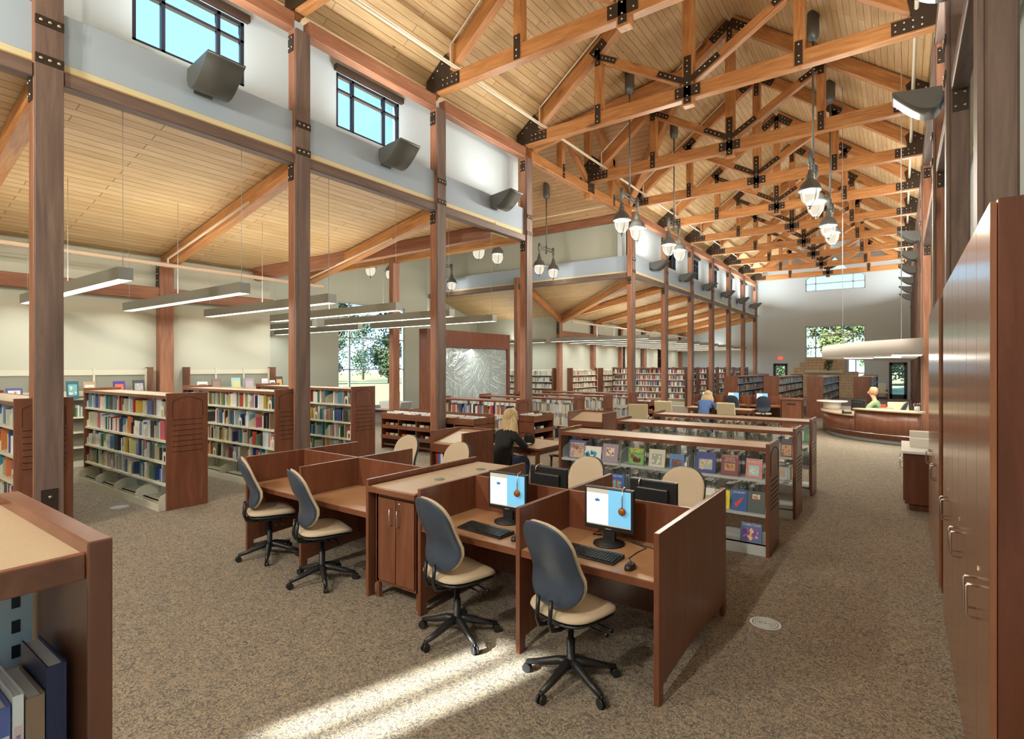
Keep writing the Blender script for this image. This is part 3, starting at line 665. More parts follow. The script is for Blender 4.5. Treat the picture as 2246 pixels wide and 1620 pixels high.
for i, b in enumerate([bm_[1], bm_[2], bm_[3]]+bm_[4:]):
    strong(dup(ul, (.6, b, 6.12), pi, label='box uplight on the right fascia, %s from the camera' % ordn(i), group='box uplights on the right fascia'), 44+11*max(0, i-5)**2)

BULB = 330
def lantern(label, H=4.58, watts=None):
    t = thing('twin_lantern', label, 'pendant light', (0, 0, 0), 'twin lanterns of the nave and cross hall')
    MB().lathe([(0, H), (.13, H), (.135, H-.5), (.11, H-.6), (.035, H-.66), (0, H-.66)], n=16).build('ceiling_canopy', grey, t)
    MB().tube([(0, 0, H-.6), (0, 0, .95)], .022, 8).tube([(0, 0, 1.2), (0, 0, .88)], .035, 8).build('rod', grey, t)
    MB().tube([(0, -.52, 1.12), (0, .52, 1.12)], .02, 8).tube([(0, -.52, 1.02), (0, .52, 1.02)], .02, 8).build('crossbar', grey, t)
    for s in (-1, 1):
        y = s*.52
        h = MB().tube([(0, y, 1.22), (0, y, 1.18), (0, y, .92), (0, y, .9), (0, y, .74)], [.015, .05, .05, .025, .025], 10).build('lamp_arm', grey, t)
        l = MB().lathe([(.03, .80), (.045, .76), (.05, .70), (.08, .66), (.075, .6), (.09, .56), (.165, .50), (.21, .42), (.225, .36), (.245, .35), (.245, .32), (.21, .315)], (0, y, 0), 18).build('lamp_hood', grey, t)
        MB().lathe([(.18, .32), (.19, .24), (.165, .12), (.10, .03), (.03, .0), (0, 0)], (0, y, 0), 18).build('lamp_glass', glow_l, t)
        c = MB()
        for q in range(4):
            a = pi/4+q*pi/2; c.tube([(r*cos(a), y+r*sin(a), z) for r, z in ((.195, .32), (.2, .24), (.172, .12), (.105, .02), (.03, -.03))], .009, 5)
        c.lathe([(0, .02), (.035, 0), (.03, -.03), (.012, -.05), (.02, -.07), (0, -.12)], (0, y, 0), 8); c.build('lamp_cage', grey, t)
        q = bpy.data.lights.new('bulb', 'POINT'); q.energy = watts or BULB; q.color = (1, .9, .74); q.shadow_soft_size = .05
        qo = bpy.data.objects.new('bulb', q); C.objects.link(qo); qo.location = (0, y, .17); qo.parent = t
    return t
lz = 5.62
ln = lantern('twin lantern in front of the near corner of the nave, hanging over the low bookshelves'); ln.location = (-6.1, 14.0, lz)
dup(ln, (-6.1, 17.6, lz), label='twin lantern beyond the near one, by the far corner column of the cross hall')
dup(ln, (-1.66, 14.2, lz), label='large bright twin lantern high over the right side of the nave')
dup(ln, (-1.66, 17.9, lz), label='bright twin lantern just beyond the large one on the right side')
for x, y, H, lab in ((-11.4, 18.1, 3.7, 'twin lantern hanging free against the pale blue cross hall wall'), (-11.4, 14.4, 4.2, 'twin lantern half hidden behind the tie beam of the cross hall')):
    l2 = lantern(lab, H, 22); l2.location = (x, y, lz-.02)
    dup(l2, (-17, y+.1, lz-.02), label='twin lantern partly behind the column near the disc browsers' if y > 16 else 'twin lantern near the tall white window')
for x, lab in ((-6.1, 'added unseen twin lantern behind the viewer on the left'), (-1.9, 'added unseen twin lantern behind the viewer on the right')):  # pair added out of view to brighten the foreground
    for hh in dup(ln, (x, -3.0, lz), label=lab).children:
        if hh.type == 'LIGHT': hh.data = hh.data.copy(); hh.data.energy = 750
def sconce(loc, rz, label):
    t = thing('wall_sconce', label, 'wall light', loc, 'small glass wall sconces')
    MB().prism([(.0, -.07), (.0, .07), (.05, .07), (.09, 0), (.05, -.07)], 'z', -.13, .13).build('shade', glow_s, t).rotation_euler = (0, 0, rz)
    MB().box(-.005, .01, -.04, .04, -.17, .17).build('back_plate', chrome, t).rotation_euler = (0, 0, rz)
sconce((XT, 12.3, 1.85), 0, 'small lit wall sconce left of the tall white window')
sconce((XT, 19.2, 1.85), 0, 'small lit wall sconce beside the etched glass mural')
sconce((-6.08, YE, 1.85), -pi/2, 'small lit wall sconce left of the stone fireplace')
sconce((-1.15, YE, 1.85), -pi/2, 'lit wall sconce between the fireplace and the right exit door')
def exitsign(x, label):
    t = thing('exit_sign', label, 'sign', (x, YE, 2.62))
    MB().box(x-.15, x+.15, YE-.04, YE, 2.52, 2.72).build('sign_box', exitred, t)
    text('lettering', 'EXIT', .15, white, t, (0, -.045, 0))
exitsign(-6.85, 'red EXIT sign above the left far door'); exitsign(-.15, 'red EXIT sign above the right far door')
#==PART2==
# ------------------------------------------------------------------ book machinery
BOOKS = []      # (matrix, colour, importance, label, group)
def bookunit(ci):
    mb = MB()
    for x in (-.5, .36): mb.box(x, x+.14, 0, 1, 0, 1, 0)
    mb.box(-.36, .36, 0, .03, 0, 1, 0); mb.box(-.36, .36, .03, .97, .02, .97, 1)
    return mb.mesh('book', [bookm[ci], paper])
_bu = {}
PAL = {'kids': [0, 1, 2, 3, 4, 6, 7, 9, 10, 12, 13, 14, 15, 17, 18, 5, 12, 2, 17, 5, 5, 6, 19, 2, 16, 17, 11, 1], 'adult': [0, 1, 5, 6, 2, 11, 16, 19, 18, 0, 5, 2, 17, 8], 'pale': [12, 16, 2, 17, 12, 6], 'tan': [2, 6, 19, 17, 11, 0, 2, 19]}
def fill(M, x0, x1, yf, z, h, pal='kids', tw=.026, dep=.2, lab=None, grp=None, gaps=.08, hv=.25, keep=1, num=0, rev=False):
    x = x0; cnt = 0; end = x1
    items = []
    while x < x1-.012:
        w = tw*random.uniform(.45, 1.6)
        if pal == 'kids' and random.random() < .045 and x < x1-.2: w = random.uniform(.12, .17)
        if random.random() < gaps*.25: x += random.uniform(.04, .12); continue
        if x+w > x1: break
        hh = h*random.uniform(1-hv, 1); d = dep*random.uniform(.8, 1) if w < .1 else .02
        items.append((x+w/2, w, hh, d)); x += w*1.02
    if rev: items = items[::-1]
    for cnt, (xc, w, hh, d) in enumerate(items):
        ci = random.choice(PAL[pal])
        m = M @ Matrix.Translation((xc, yf+random.uniform(0, .015), z)) @ Matrix.Diagonal((w*.97, d, hh, 1))
        p = m.translation; D = max(.5, (p-Vector((0, 0, 2))).length)
        l = None
        if lab:
            n = cnt+1; sf = 'th' if 10 <= n % 100 <= 20 else {1: 'st', 2: 'nd', 3: 'rd'}.get(n % 10, 'th')
            l = '%s %s book, %s, %d%s from right' % ('thin' if w < tw*.8 else 'thick' if w > tw*1.25 else 'slim', BN[ci], lab, n, sf)
        BOOKS.append((m, ci, w*hh/D**2 if lab else 0, l, grp))
LV = ['top', 'second', 'third', 'fourth', 'lowest']

# ------------------------------------------------------------------ shelving
def grooves(mb, ya, yb, x, zs, m=0, arch=True, side=1, ztop=1.5):
    "routed lines on an end panel whose face is at x"
    xa, xb = (x, x+.003) if side > 0 else (x-.003, x)
    for z in zs: mb.box(xa, xb, ya+.06, yb-.06, z, z+.009, m)
    if arch:
        pts = []
        for i in range(13):
            q = i/12; pts.append(((x+.0015*side), ya+.06+(yb-ya-.12)*q, ztop-.10+.06*sin(pi*q)))
        for a, b in zip(pts, pts[1:]): mb.bar(a, b, .003, .007, m)
        for yy in (ya+.06, yb-.06): mb.box(xa, xb, yy-.003, yy+.003, ztop-.32, ztop-.10, m)
groove_m = plain('routed_groove', (.02, .01, .008), .7)
def brange(label, group, L, d, h, levels, bays, pos, rz=0, woodm=None, metal=None, topm=None, both=True, canopy=True, kick=.1, bins=False, openback=False, name='book_range', sides=(1,)):
    "free standing range along local x, front at y=0"
    w = woodm or cherry; me = metal or cream
    t = thing(name, label, 'bookshelf', (0, 0, 0), group)
    for s, x in ((-1, 0), (1, L-.035)):
        MB().box(x, x+.035, -.015, d+.015, 0, h).build('end_panel', w, t, .004)
    g = MB(); grooves(g, 0, d, L, [h*.49+.075*i for i in range(7)] if h > 1.4 else [.48+.05*i for i in range(7)], 0, True, 1, h-.02); g.build('routed_lines', groove_m, t)
    if canopy:
        b = MB(); b.box(.035, L-.035, .0, d, h-.07, h-.045, 1).box(.035, L-.035, -.012, .012, h-.085, h-.04, 0).box(.035, L-.035, d-.012, d+.012, h-.085, h-.04, 0); b.build('top', [w, topm or laminate], t)
    bw = (L-.07)/bays
    for i in range(bays+1):
        x = .035+bw*i; x = min(max(x, .055), L-.055); up = MB()
        up.box(x-.018, x+.018, d/2-.03, d/2+.03, 0, h-.09)
        for k in range(int((h-.2)/.06)): up.box(x-.006, x+.006, d/2-.033, d/2-.03, .1+.06*k, .125+.06*k, 1)
        up.build('upright', [me, black], t)
    if not openback and h > 1.4: MB().box(.04, L-.04, d/2-.004, d/2+.004, .1, h-.1).build('back_panel', me, t)
    for z in levels:
        for i in range(bays):
            xa, xb = .04+bw*i, .03+bw*(i+1)
            s = MB(); s.box(xa, xb, 0.0, d/2-.035, z-.012, z).box(xa, xb, -.004, .0, z-.03, z)
            if both: s.box(xa, xb, d/2+.035, d, z-.012, z).box(xa, xb, d, d+.004, z-.03, z)
            for xx in (xa, xb-.004): s.prism([(.02, z), (d/2-.04, z), (d/2-.04, z+.19), (.06, z+.14), (.02, z+.1)], 'x', xx, xx+.004)
            s.build('shelf', me, t)
    b = MB(); b.box(.035, L-.035, 0, .02, 0, kick).box(.035, L-.035, d-.02, d, 0, kick).box(.035, L-.035, 0, d, kick-.01, kick)
    if bins:
        for i in range(bays+1):
            x = .035+bw*i; x = min(x, L-.05)
            b.prism([(-.10, 0), (d/2-.04, 0), (d/2-.04, .27), (.02, .25), (-.08, .2), (-.10, .14)], 'x', x, x+.006)
        b.box(.035, L-.035, -.10, -.09, 0, .1)
    b.build('base', me, t)
    t.location = pos; t.rotation_euler = (0, 0, rz)
    return t, Matrix.Translation(pos) @ Matrix.Rotation(rz, 4, 'Z')
def bookend(M, x, z, n, y=.02):
    pass
BE = None
def bookend_at(M, x, y, z, label):
    global BE
    if BE is None:
        mb = MB(); pts = [(-.055, 0), (-.055, .11)]+[(.055*cos(pi-pi*i/8), .11+.045*sin(pi*i/8)) for i in range(9)]+[(.055, 0), (.025, 0), (.025, .075)]+[(.025*cos(pi*i/6), .075+.025*sin(pi*i/6)) for i in range(7)]+[(-.025, 0)]
        mb.prism(pts, 'y', 0, .003); mb.box(-.055, .055, 0, .09, 0, .003); BE = mb.mesh('bookend', cream)
    o = bpy.data.objects.new('bookend', BE); C.objects.link(o); o.matrix_basis = M @ Matrix.Translation((x, y, z))
    tag(o, label, 'bookend', 'arched cream bookends')
# tall children's ranges on the left
TZ = [1.30, .965, .66, .355]
rl = [('dark end panelled book range nearest the camera at the far left, behind the first column', 1.68), ('first full tall book range on the left, with routed lines on its end', 3.27), ('second tall book range, its end beside the column behind the carrels', 4.87), ('third tall book range, with a routed end panel left of the disc browsers', 6.38)]
for i, (lab, y) in enumerate(rl):
    L = 3.35
    t, M = brange(lab, 'tall book ranges on the left', L, .52, 1.634, TZ, 4, (-8.27-L, y, 0), 0, None, cream, laminate, True, True, .1, True)
    nm = ['edge range', 'first tall range', 'second tall range', 'third tall range'][i]
    for k, z in enumerate(TZ):
        for b in range(4):
            xa = .06+.83*b; xb = xa+.79
            fill(M, xa+(.0 if b else .02), xb, .03, z+.001, .27, 'kids', .026, .2, '%s shelf of the %s, bay %s' % (LV[k], nm, ['four', 'three', 'two', 'one'][b]), 'books on the %s' % nm, 1.0, .35, rev=True)
    for q in range(5):
        b = [3, 2, 3, 1, 2][q]; k = [0, 1, 2, 3, 3][q]
        bookend_at(M, .06+.83*b+[.62, .5, .7, .4, .3][q], -.004, TZ[k], 'arched cream bookend on the %s shelf of the %s, bay %s' % (LV[k], nm, ['four', 'three', 'two', 'one'][b]))
# low display ranges right of the carrels
LZ = [.81, .44]
for i, (y, lab) in enumerate(((6.16, 'nearest low display range, with picture books facing out'), (7.9, 'middle low display range of the three on the right'), (9.48, 'farthest low display range of the three on the right'))):
    L = 2.56
    t, M = brange(lab, 'low display ranges', L, .54, 1.19, LZ, 3, (-1.12-L, y, 0), 0, None, steelb, laminate, True, True, .12, False, True)
    for b in range(3):
        xa = .06+.83*b; xb = xa+.79
        M2 = M @ Matrix.Translation((0, .54, 0)) @ Matrix.Diagonal((1, -1, 1, 1))
        for k, z in enumerate(LZ):
            Mb = Matrix.Translation((-1.12, y+.54, 0)) @ Matrix.Rotation(pi, 4, 'Z')
            fill(Mb, xa, xb-(0 if k else .1), .02, z+.001, .25, 'pale', .022, .19, None, None, .3, .3)
# wall shelving
def wallshelf(label, L, pos, rz, h=2.0, levels=(1.37, 1.0, .7, .4), bays=3, top=True, group='wall shelf units'):
    t = thing('wall_bookshelf', label, 'bookshelf', (0, 0, 0), group)
    for x in (0, L-.04): MB().box(x, x+.04, 0, .32, 0, h).build('end_panel', cherry, t, .004)
    bw = (L-.08)/bays; MB().box(.04, L-.04, .27, .275, .1, h-.1).build('recess_panel', plain('recess_olive', (.30, .30, .24), .6) if 'recess_olive' not in MT else MT['recess_olive'], t)
    for z in (h-.17, 1.40): MB().box(.04, L-.04, .25, .27, z, z+.11).build('back_rail', cream, t)
    u = MB()
    for i in range(bays+1): x = min(max(.04+bw*i, .06), L-.06); u.box(x-.018, x+.018, .235, .27, 0, h-.03)
    u.build('upright', cream, t)
    for z in levels:
        for i in range(bays):
            xa, xb = .045+bw*i, .035+bw*(i+1); s = MB(); s.box(xa, xb, 0, .25, z-.012, z).box(xa, xb, -.004, 0, z-.03, z)
            s.prism([(.01, z), (.24, z), (.24, z+.2), (.06, z+.17), (.01, z+.12)], 'x', xa, xa+.004); s.build('shelf', cream, t)
    MB().box(.04, L-.04, 0, .26, 0, .1).build('base', cream, t)
    t.location = pos; t.rotation_euler = (0, 0, rz)
    return Matrix.Translation(pos) @ Matrix.Rotation(rz, 4, 'Z')
WA = wallshelf('long cream wall shelf unit on the beige wall left of the reddish column', 5.9, (XW+.33, -.9, 0), pi/2, bays=6)
WB = wallshelf('cream wall shelf unit on the beige wall right of the reddish column', 2.15, (XW+.33, 5.72, 0), pi/2)
for M, L, n in ((WA, 5.9, 6), (WB, 2.15, 3)):
    bw = (L-.08)/n
    for b in range(n):
        for z, kk in ((1.0, .95), (.7, .5), (.4, .3)):
            if random.random() < kk: fill(M, .07+bw*b, bw*(b+1)-.02, .03, z+.001, .25, 'kids', .02, .2, None, None, .8, .3)
# far aisle: wall units, tall ranges, white shelves, low ranges, far ranges
WC = wallshelf('wall shelf unit full of cream books right of the far corner column', 2.7, (XW+.33, 23.7, 0), pi/2, 1.95, (1.6, 1.28, .96, .64, .34), 3)
WD = wallshelf('second wall shelf unit full of cream books along the far aisle', 2.3, (XW+.33, 27.1, 0), pi/2, 1.95, (1.6, 1.28, .96, .64, .34), 3)
WE = wallshelf('white lit wall shelf unit behind the etched glass mural', 3.0, (-13.9-3.0, 22.66, 0), 0, 1.95, (1.6, 1.28, .96, .64, .34), 3)
for M, L, pal in ((WC, 2.7, 'tan'), (WD, 2.3, 'tan'), (WE, 3.0, 'pale')):
    for b in range(3):
        bw = (L-.08)/3
        for z in (1.28, .96, .64, .34, 1.6): fill(M, .07+bw*b, bw*(b+1), .03, z+.001, .22, pal, .03, .2, None, None, .2, .25)
for i in range(8):
    y = 27.2+1.9*i
    t, M = brange('tall book range of the far aisle, %s from the cross hall' % ordn(i), 'tall ranges of the far aisle', 4.0, .5, 2.0, (1.68, 1.36, 1.04, .72, .4), 4, (-12.85, y, 0), 0, cherry, cream)
    for b in range(4):
        for z in (1.68, 1.36, 1.04, .72, .4): fill(M, .06+.98*b, .98*(b+1), .03, z+.001, .22, 'adult', .034, .2, None, None, .2, .2)
lr = [(-10.3, -7.6, 10.75, 'low bookcase behind the disc browser bins, ending at the near corner column'), (-10.2, -6.95, 12.45, 'second low bookcase past the near corner column'), (-10.2, -6.95, 14.2, 'third low bookcase past the near corner column'), (-10.2, -6.9, 15.9, 'farthest low bookcase of the cross hall')]
for x0, x1, y, lab in lr:
    t, M = brange(lab, 'low bookcases of the cross hall', x1-x0, .52, 1.2, (.80, .45), 3, (x0, y, 0), 0, cherry, cream, cherry_x)
    bw = (x1-x0-.07)/3
    for b in range(3):
        for z in (.8, .45): fill(M, .06+bw*b, bw*(b+1), .03, z+.001, .24, 'pale' if y > 12 else 'adult', .03, .2, None, None, .3, .25)
        fill(M, .06+bw*b, bw*(b+1)-.3, .03, .101, .24, 'adult', .03, .2, None, None, .3, .25)
for i, x in enumerate((-6.23, -4.63, -3.05, -1.47)):
    L = 6.7
    t, M = brange(['far end-on book range, leftmost of the four near the fireplace', 'far end-on book range with routed panel, second from the left', 'far end-on book range standing beside the service desk', 'far end-on book range behind the seated librarian'][i], 'end-on ranges before the far wall', L, .55, 1.634, (1.3, .97, .64, .32), 7, (x+.55, 24.3, 0), pi/2, cherry, steelb)
    # front of local y=0 faces world +x after flipping: place books on the +x side
    M = Matrix.Translation((x+.55, 24.3, 0)) @ Matrix.Rotation(pi/2, 4, 'Z')
    g = MB(); grooves(g, 0, .55, 0, [.80+.075*k for k in range(7)], 0, True, -1, 1.61); o = g.build('routed_lines', groove_m, t)
    for b in range(7):
        for z in (1.3, .97, .64, .32): fill(M, .06+.95*b, .95*(b+1), .03, z+.001, .24, 'tan' if i else 'adult', .04, .2, None, None, .2, .2)
# foreground range at the lower left, seen from above
t = thing('book_range', 'brown bookcase corner in the bottom left foreground, seen from above', 'bookshelf', (-1.38, .4, 0), 'tall book ranges on the left')
MB().box(-2.12, -1.375, .392, .437, 0, 1.634).build('end_panel', cherry, t, .004)
MB().box(-2.09, -1.40, -3, .392, 1.575, 1.605).build('top', laminate, t)
MB().box(-1.405, -1.385, -3, .392, 1.555, 1.61).box(-2.12, -2.10, -3, .392, 1.555, 1.61).build('top_edge_band', cherry_x, t, .003)
for y in (.352, -.62, -1.5):
    u = MB(); u.box(-1.77, -1.73, y-.03, y+.03, 0, 1.55)
    for k in range(24): u.box(-1.731, -1.728, y-.008, y+.008, .1+.06*k, .13+.06*k, 1)
    u.build('upright', [steelb, black], t)
for z in (1.10, .75, .40, .1): MB().box(-1.73, -1.42, -3, .385, z-.012, z).box(-1.425, -1.42, -3, .385, z-.03, z).build('shelf', steelb, t)
fb = [(.072, .033, .275, 'navy', 'large dark navy book standing at the right end of the foreground shelf', None), (.03, .03, .225, 'brown', 'tan hardback book left of the large navy book', None), (-.008, .017, .24, 'white', 'pink and white book with BUNTING on its spine', 'BUNTING'),
      (-.045, .024, .225, 'royal blue', 'blue book with a white spine panel in the foreground shelf', 'THE'), (-.078, .012, .21, 'mustard', 'thin yellow book in the foreground shelf', None), (-.105, .013, .205, 'sky blue', 'light blue thin book at the left end of the foreground row', None)]
by = .374
for i, (_, w, h, cn, lab, txt) in enumerate(fb):
    t = thing('book', lab, 'book', (-1.44, by-w/2, 1.1), 'books on the foreground shelf'); ci = BN.index(cn)
    m = MB(); x0, x1 = -1.44-.19, -1.44
    for ya in (by-w, by-.004): m.box(x0, x1, ya, ya+.004, 1.1, 1.1+h)
    m.box(x1-.004, x1, by-w, by, 1.1, 1.1+h); m.build('cover', plain('cloth_navy', (.022, .032, .085), .45) if cn == 'navy' else bookm[ci], t, .0015)
    MB().box(x0+.004, x1-.004, by-w+.004, by-.004, 1.104, 1.1+h-.006).build('pages', paper, t)
    if txt:
        MB().box(x1, x1+.0006, by-w+.002, by-.002, 1.1+h*.42, 1.1+h*.74).build('spine_panel', plain('spine_%d' % i, (.85, .62, .58) if txt == 'BUNTING' else (.85, .85, .83), .4), t)
        text('spine_title', txt, w*.55, plain('spine_ink_%d' % i, (.12, .1, .3), .5), t, (.0012, 0, h*.58), (pi/2, pi/2, pi/2), .0003, h*.28)
    by -= w+.003

# ------------------------------------------------------------------ picture books facing out
def facing(label, group, xc, z, w, h, yf, cols, title=None, tcol=None, pic=(.5, .4, .7, .5), th=.018, tilt=11, rz=0, shape='box', tz=.82):
    t = thing('picture_book', label, 'book', (0, 0, 0), group)
    MB().box(-w/2, w/2, 0, .003, 0, h).box(-w/2, w/2, th-.003, th, 0, h).box(-w/2, -w/2+.003, 0, th, 0, h).build('cover', cols[0], t)
    MB().box(-w/2+.003, w/2-.004, .003, th-.003, .004, h-.004).build('pages', paper, t)
    px_, pz, pw, ph = pic
    m = MB(); cx, cz = (px_-.5)*w, pz*h
    if shape == 'box': m.box(cx-w*pw/2, cx+w*pw/2, -.0012, 0, cz-h*ph/2, cz+h*ph/2)
    elif shape == 'oval': m.prism([(cx+w*pw/2*cos(2*pi*i/20), cz+h*ph/2*sin(2*pi*i/20)) for i in range(20)], 'y', -.0012, 0)
    elif shape == 'star': m.prism([(cx+w*pw/2*(1 if i % 2 == 0 else .55)*cos(2*pi*i/12+.5), cz+h*ph/2*(1 if i % 2 == 0 else .55)*sin(2*pi*i/12+.5)) for i in range(12)], 'y', -.0012, 0)
    elif shape == 'rocket': m.prism([(cx+w*a, cz+h*b) for a, b in ((-.28, -.22), (-.12, -.24), (.12, .02), (.3, .28), (.06, .18), (-.1, .04), (-.3, -.06))], 'y', -.0012, 0)
    m.build('cover_picture', cols[1], t)
    if len(cols) > 2:
        n = MB()
        for _ in range(7):
            a, b = random.uniform(-.36, .36)*w*pw, random.uniform(-.36, .36)*h*ph; r = random.uniform(.08, .17)*w*pw
            n.prism([(cx+a+r*cos(2*pi*i/9)*random.uniform(.6, 1.1), cz+b+r*1.3*sin(2*pi*i/9)*random.uniform(.6, 1.1)) for i in range(9)], 'y', -.0020, -.0012)
        n.build('picture_detail', cols[2], t)
    if title:
        ls = title.split('\n')
        for i, l in enumerate(ls): text('cover_title', l, w*.2, tcol or paper, t, (0, -.0022, h*(tz-.125*i)), (pi/2, 0, 0), .0004, w*.84)
    t.location = (xc, yf, z); t.rotation_euler = (-radians(tilt), 0, rz)
    return t
def col(n, c): return MT.get(n) or plain(n, c, .4)
cA = lambda *c: col('print_%02d_%02d_%02d' % tuple(int(x*99) for x in c), c)
YF = 6.19
def row(lst, z, group, yf=YF):
    for (a, b, h, lab, cols, kw) in lst:
        x0, x1 = px2(a, Y=yf), px2(b, Y=yf)
        facing(lab, group, (x0+x1)/2, z, abs(x1-x0)*.96, h, yf, [cA(*c) for c in cols], **kw)
ink = cA(.9, .8, .1)
row([(1245, 1284, .235, 'picture book with HAUNTED WORLD on a tan panel, leftmost on the display shelf', [(.08, .12, .38), (.62, .47, .36), (.5, .3, .25)], dict(title='HAUNTED\nWORLD', tcol=cA(.15, .08, .06), pic=(.5, .45, .78, .82), tz=.72)),
     (1277, 1318, .175, 'white picture book with a scribbled blue creature', [(.86, .86, .88), (.80, .84, .9), (.05, .35, .45)], dict(pic=(.5, .4, .8, .5))),
     (1319, 1355, .225, 'mauve picture book framed with carved ornament', [(.35, .28, .36), (.78, .72, .62), (.35, .14, .1)], dict(pic=(.5, .55, .5, .45))),
     (1376, 1412, .205, 'green picture book with PATTERNS IN PERU in yellow letters', [(.10, .28, .08), (.18, .42, .1), (.2, .06, .05)], dict(title='PATTERNS\nIN PERU', tcol=ink, pic=(.5, .33, .9, .6), tz=.88)),
     (1421, 1458, .21, 'pale grey picture book with a sculpted figure', [(.62, .62, .52), (.34, .4, .36), (.78, .78, .7)], dict(pic=(.5, .45, .6, .6))),
     (1467, 1500, .175, 'mid blue picture book with a dark brown photograph', [(.08, .22, .52), (.12, .06, .07), (.28, .12, .1)], dict(pic=(.5, .4, .7, .5))),
     (1524, 1570, .225, 'navy picture book with a white banner and group of figures', [(.03, .05, .28), (.42, .45, .42), (.7, .6, .4)], dict(pic=(.5, .42, .66, .5))),
     (1580, 1620, .225, 'maroon picture book titled FAVORITE GREEK MYTHS', [(.20, .04, .07), (.42, .32, .14), (.6, .2, .08)], dict(title='FAVORITE\nGREEK\nMYTHS', tcol=cA(.6, .45, .25), pic=(.5, .4, .6, .34), tz=.92)),
     (1634, 1672, .205, 'pinkish red picture book with MYTHOLOGY above blue waves', [(.60, .24, .24), (.35, .62, .72), (.75, .72, .6)], dict(title='MYTHOLOGY', tcol=cA(.85, .75, .7), pic=(.5, .38, .62, .52), tz=.82))], .812, 'picture books facing out on the nearest low range')
row([(1299, 1331, .2, 'purple picture book with white deer, behind a beige chair', [(.18, .10, .5), (.25, .15, .6), (.85, .85, .9)], dict(pic=(.5, .55, .8, .5))),
     (1334, 1368, .225, 'bright blue book with a red patterned wheel, standing behind a carrel', [(.04, .14, .52), (.42, .1, .08), (.2, .5, .6)], dict(title='NATIVE', pic=(.5, .4, .8, .6), shape='oval', tz=.88)),
     (1385, 1422, .2, 'teal patterned picture book behind a black monitor', [(.06, .36, .48), (.1, .5, .5), (.7, .65, .2)], dict(pic=(.5, .5, .8, .7))),
     (1428, 1446, .19, 'green and blue picture book behind a black monitor', [(.15, .38, .4), (.3, .5, .2)], {}),
     (1534, 1567, .20, 'white picture book with a small brown bear on a green hill', [(.85, .85, .84), (.25, .55, .15), (.62, .42, .22)], dict(pic=(.5, .35, .85, .5))),
     (1568, 1600, .20, 'yellow alphabet picture book behind the carrel side panel', [(.82, .75, .05), (.7, .62, .05)], dict(title='ABC', tcol=cA(.05, .05, .05), tz=.82)),
     (1603, 1638, .225, 'blue picture book with a red rocket and the word JOURNEY', [(.03, .12, .42), (.72, .06, .04)], dict(title='JOURNEY', shape='rocket', pic=(.5, .4, .8, .6), tz=.85)),
     (1637, 1678, .225, 'dark slate green book with a small cream square picture', [(.09, .12, .12), (.75, .7, .6), (.7, .25, .15)], dict(pic=(.5, .75, .42, .22)))], .442, 'picture books facing out on the nearest low range')
row([(1622, 1671, .20, 'picture book titled Cookie Count with an orange star biscuit, on the bottom shelf', [(.10, .16, .42), (.85, .55, .22), (.28, .08, .5)], dict(title='Cookie Count', shape='star', pic=(.5, .4, .85, .7), tz=.9, tilt=14))], .122, 'picture books facing out on the nearest low range')
row([(1712, 1737, .235, 'dark book with a golden face, on the middle low range', [(.05, .04, .06), (.55, .3, .14), (.3, .14, .06)], dict(pic=(.5, .35, .9, .6)))], .812, 'picture books facing out on the farther low ranges', 7.93)
row([(1763, 1779, .235, 'green covered book on the farthest low range', [(.04, .22, .12), (.08, .3, .16)], dict(shape='oval'))], .812, 'picture books facing out on the farther low ranges', 9.51)
# on the wall units (facing +x): world y from pixel
wl = [(12, 50, .13, 'white atlas with a blue frame, leftmost on the wall display shelf', [(.10, .12, .35), (.82, .8, .75), (.6, .25, .2)]), (64, 73, .16, 'pale book with round portrait beside the first column', [(.3, .4, .55), (.75, .7, .55)]),
      (146, 173, .2, 'teal book with a diver, on the wall display shelf', [(.03, .14, .2), (.2, .5, .5), (.85, .8, .75)]), (183, 211, .19, 'tan book with an oval floral frame on the wall display shelf', [(.5, .36, .26), (.82, .78, .66), (.8, .6, .1)]),
      (249, 275, .19, 'purple book with a red cone on the wall display shelf', [(.10, .05, .3), (.75, .16, .08)]), (292, 318, .2, 'black and grey photo book at the right end of the wall display shelf', [(.06, .06, .07), (.4, .4, .42), (.6, .5, .45)]),
      (433, 456, .16, 'white book with a child portrait, on the second wall unit', [(.85, .85, .83), (.25, .3, .36)]), (466, 485, .2, 'mauve brown book, second on the second wall unit', [(.26, .19, .18), (.4, .25, .2)]),
      (508, 528, .21, 'aqua and yellow book on the second wall unit', [(.4, .68, .72), (.75, .7, .3)]), (536, 558, .2, 'grey violet book with two heads on the second wall unit', [(.36, .33, .42), (.5, .42, .4)]),
      (575, 588, .19, 'white and pink slim book on the second wall unit', [(.85, .83, .84), (.75, .55, .6)]), (593, 604, .16, 'white and black small book on the second wall unit', [(.85, .85, .85), (.05, .05, .05)]), (605, 621, .22, 'black book with a golden dancer on the second wall unit', [(.03, .02, .02), (.6, .35, .1)])]
for a, b, h, lab, cols in wl:
    X = XW+.37; y0, y1 = px2(a, X=X), px2(b, X=X)
    t = facing(lab, 'books facing out on the wall display shelves', 0, 0, abs(y1-y0)*1.0, h*1.6+.03, 0, [cA(*c) for c in cols], pic=(.5, .5, .72, .62), tilt=8)
    t.location = (X+.02, (y0+y1)/2, 1.372); t.rotation_euler = (-radians(8), 0, pi/2)
for lab, X, Y, z, cols in (('orange picture book leaning on the low wall shelf', -13.3, 3.88, .702, [(.8, .25, .06), (.8, .6, .2)]), ('red orange book with a white swirl below the orange one', -13.3, 3.95, .402, [(.85, .2, .05), (.85, .55, .4)])):
    t = facing(lab, 'books facing out on the wall display shelves', 0, 0, .24, .26, 0, [cA(*c) for c in cols], pic=(.5, .5, .72, .62)); t.location = (X, Y, z); t.rotation_euler = (-radians(10), 0, pi/2)

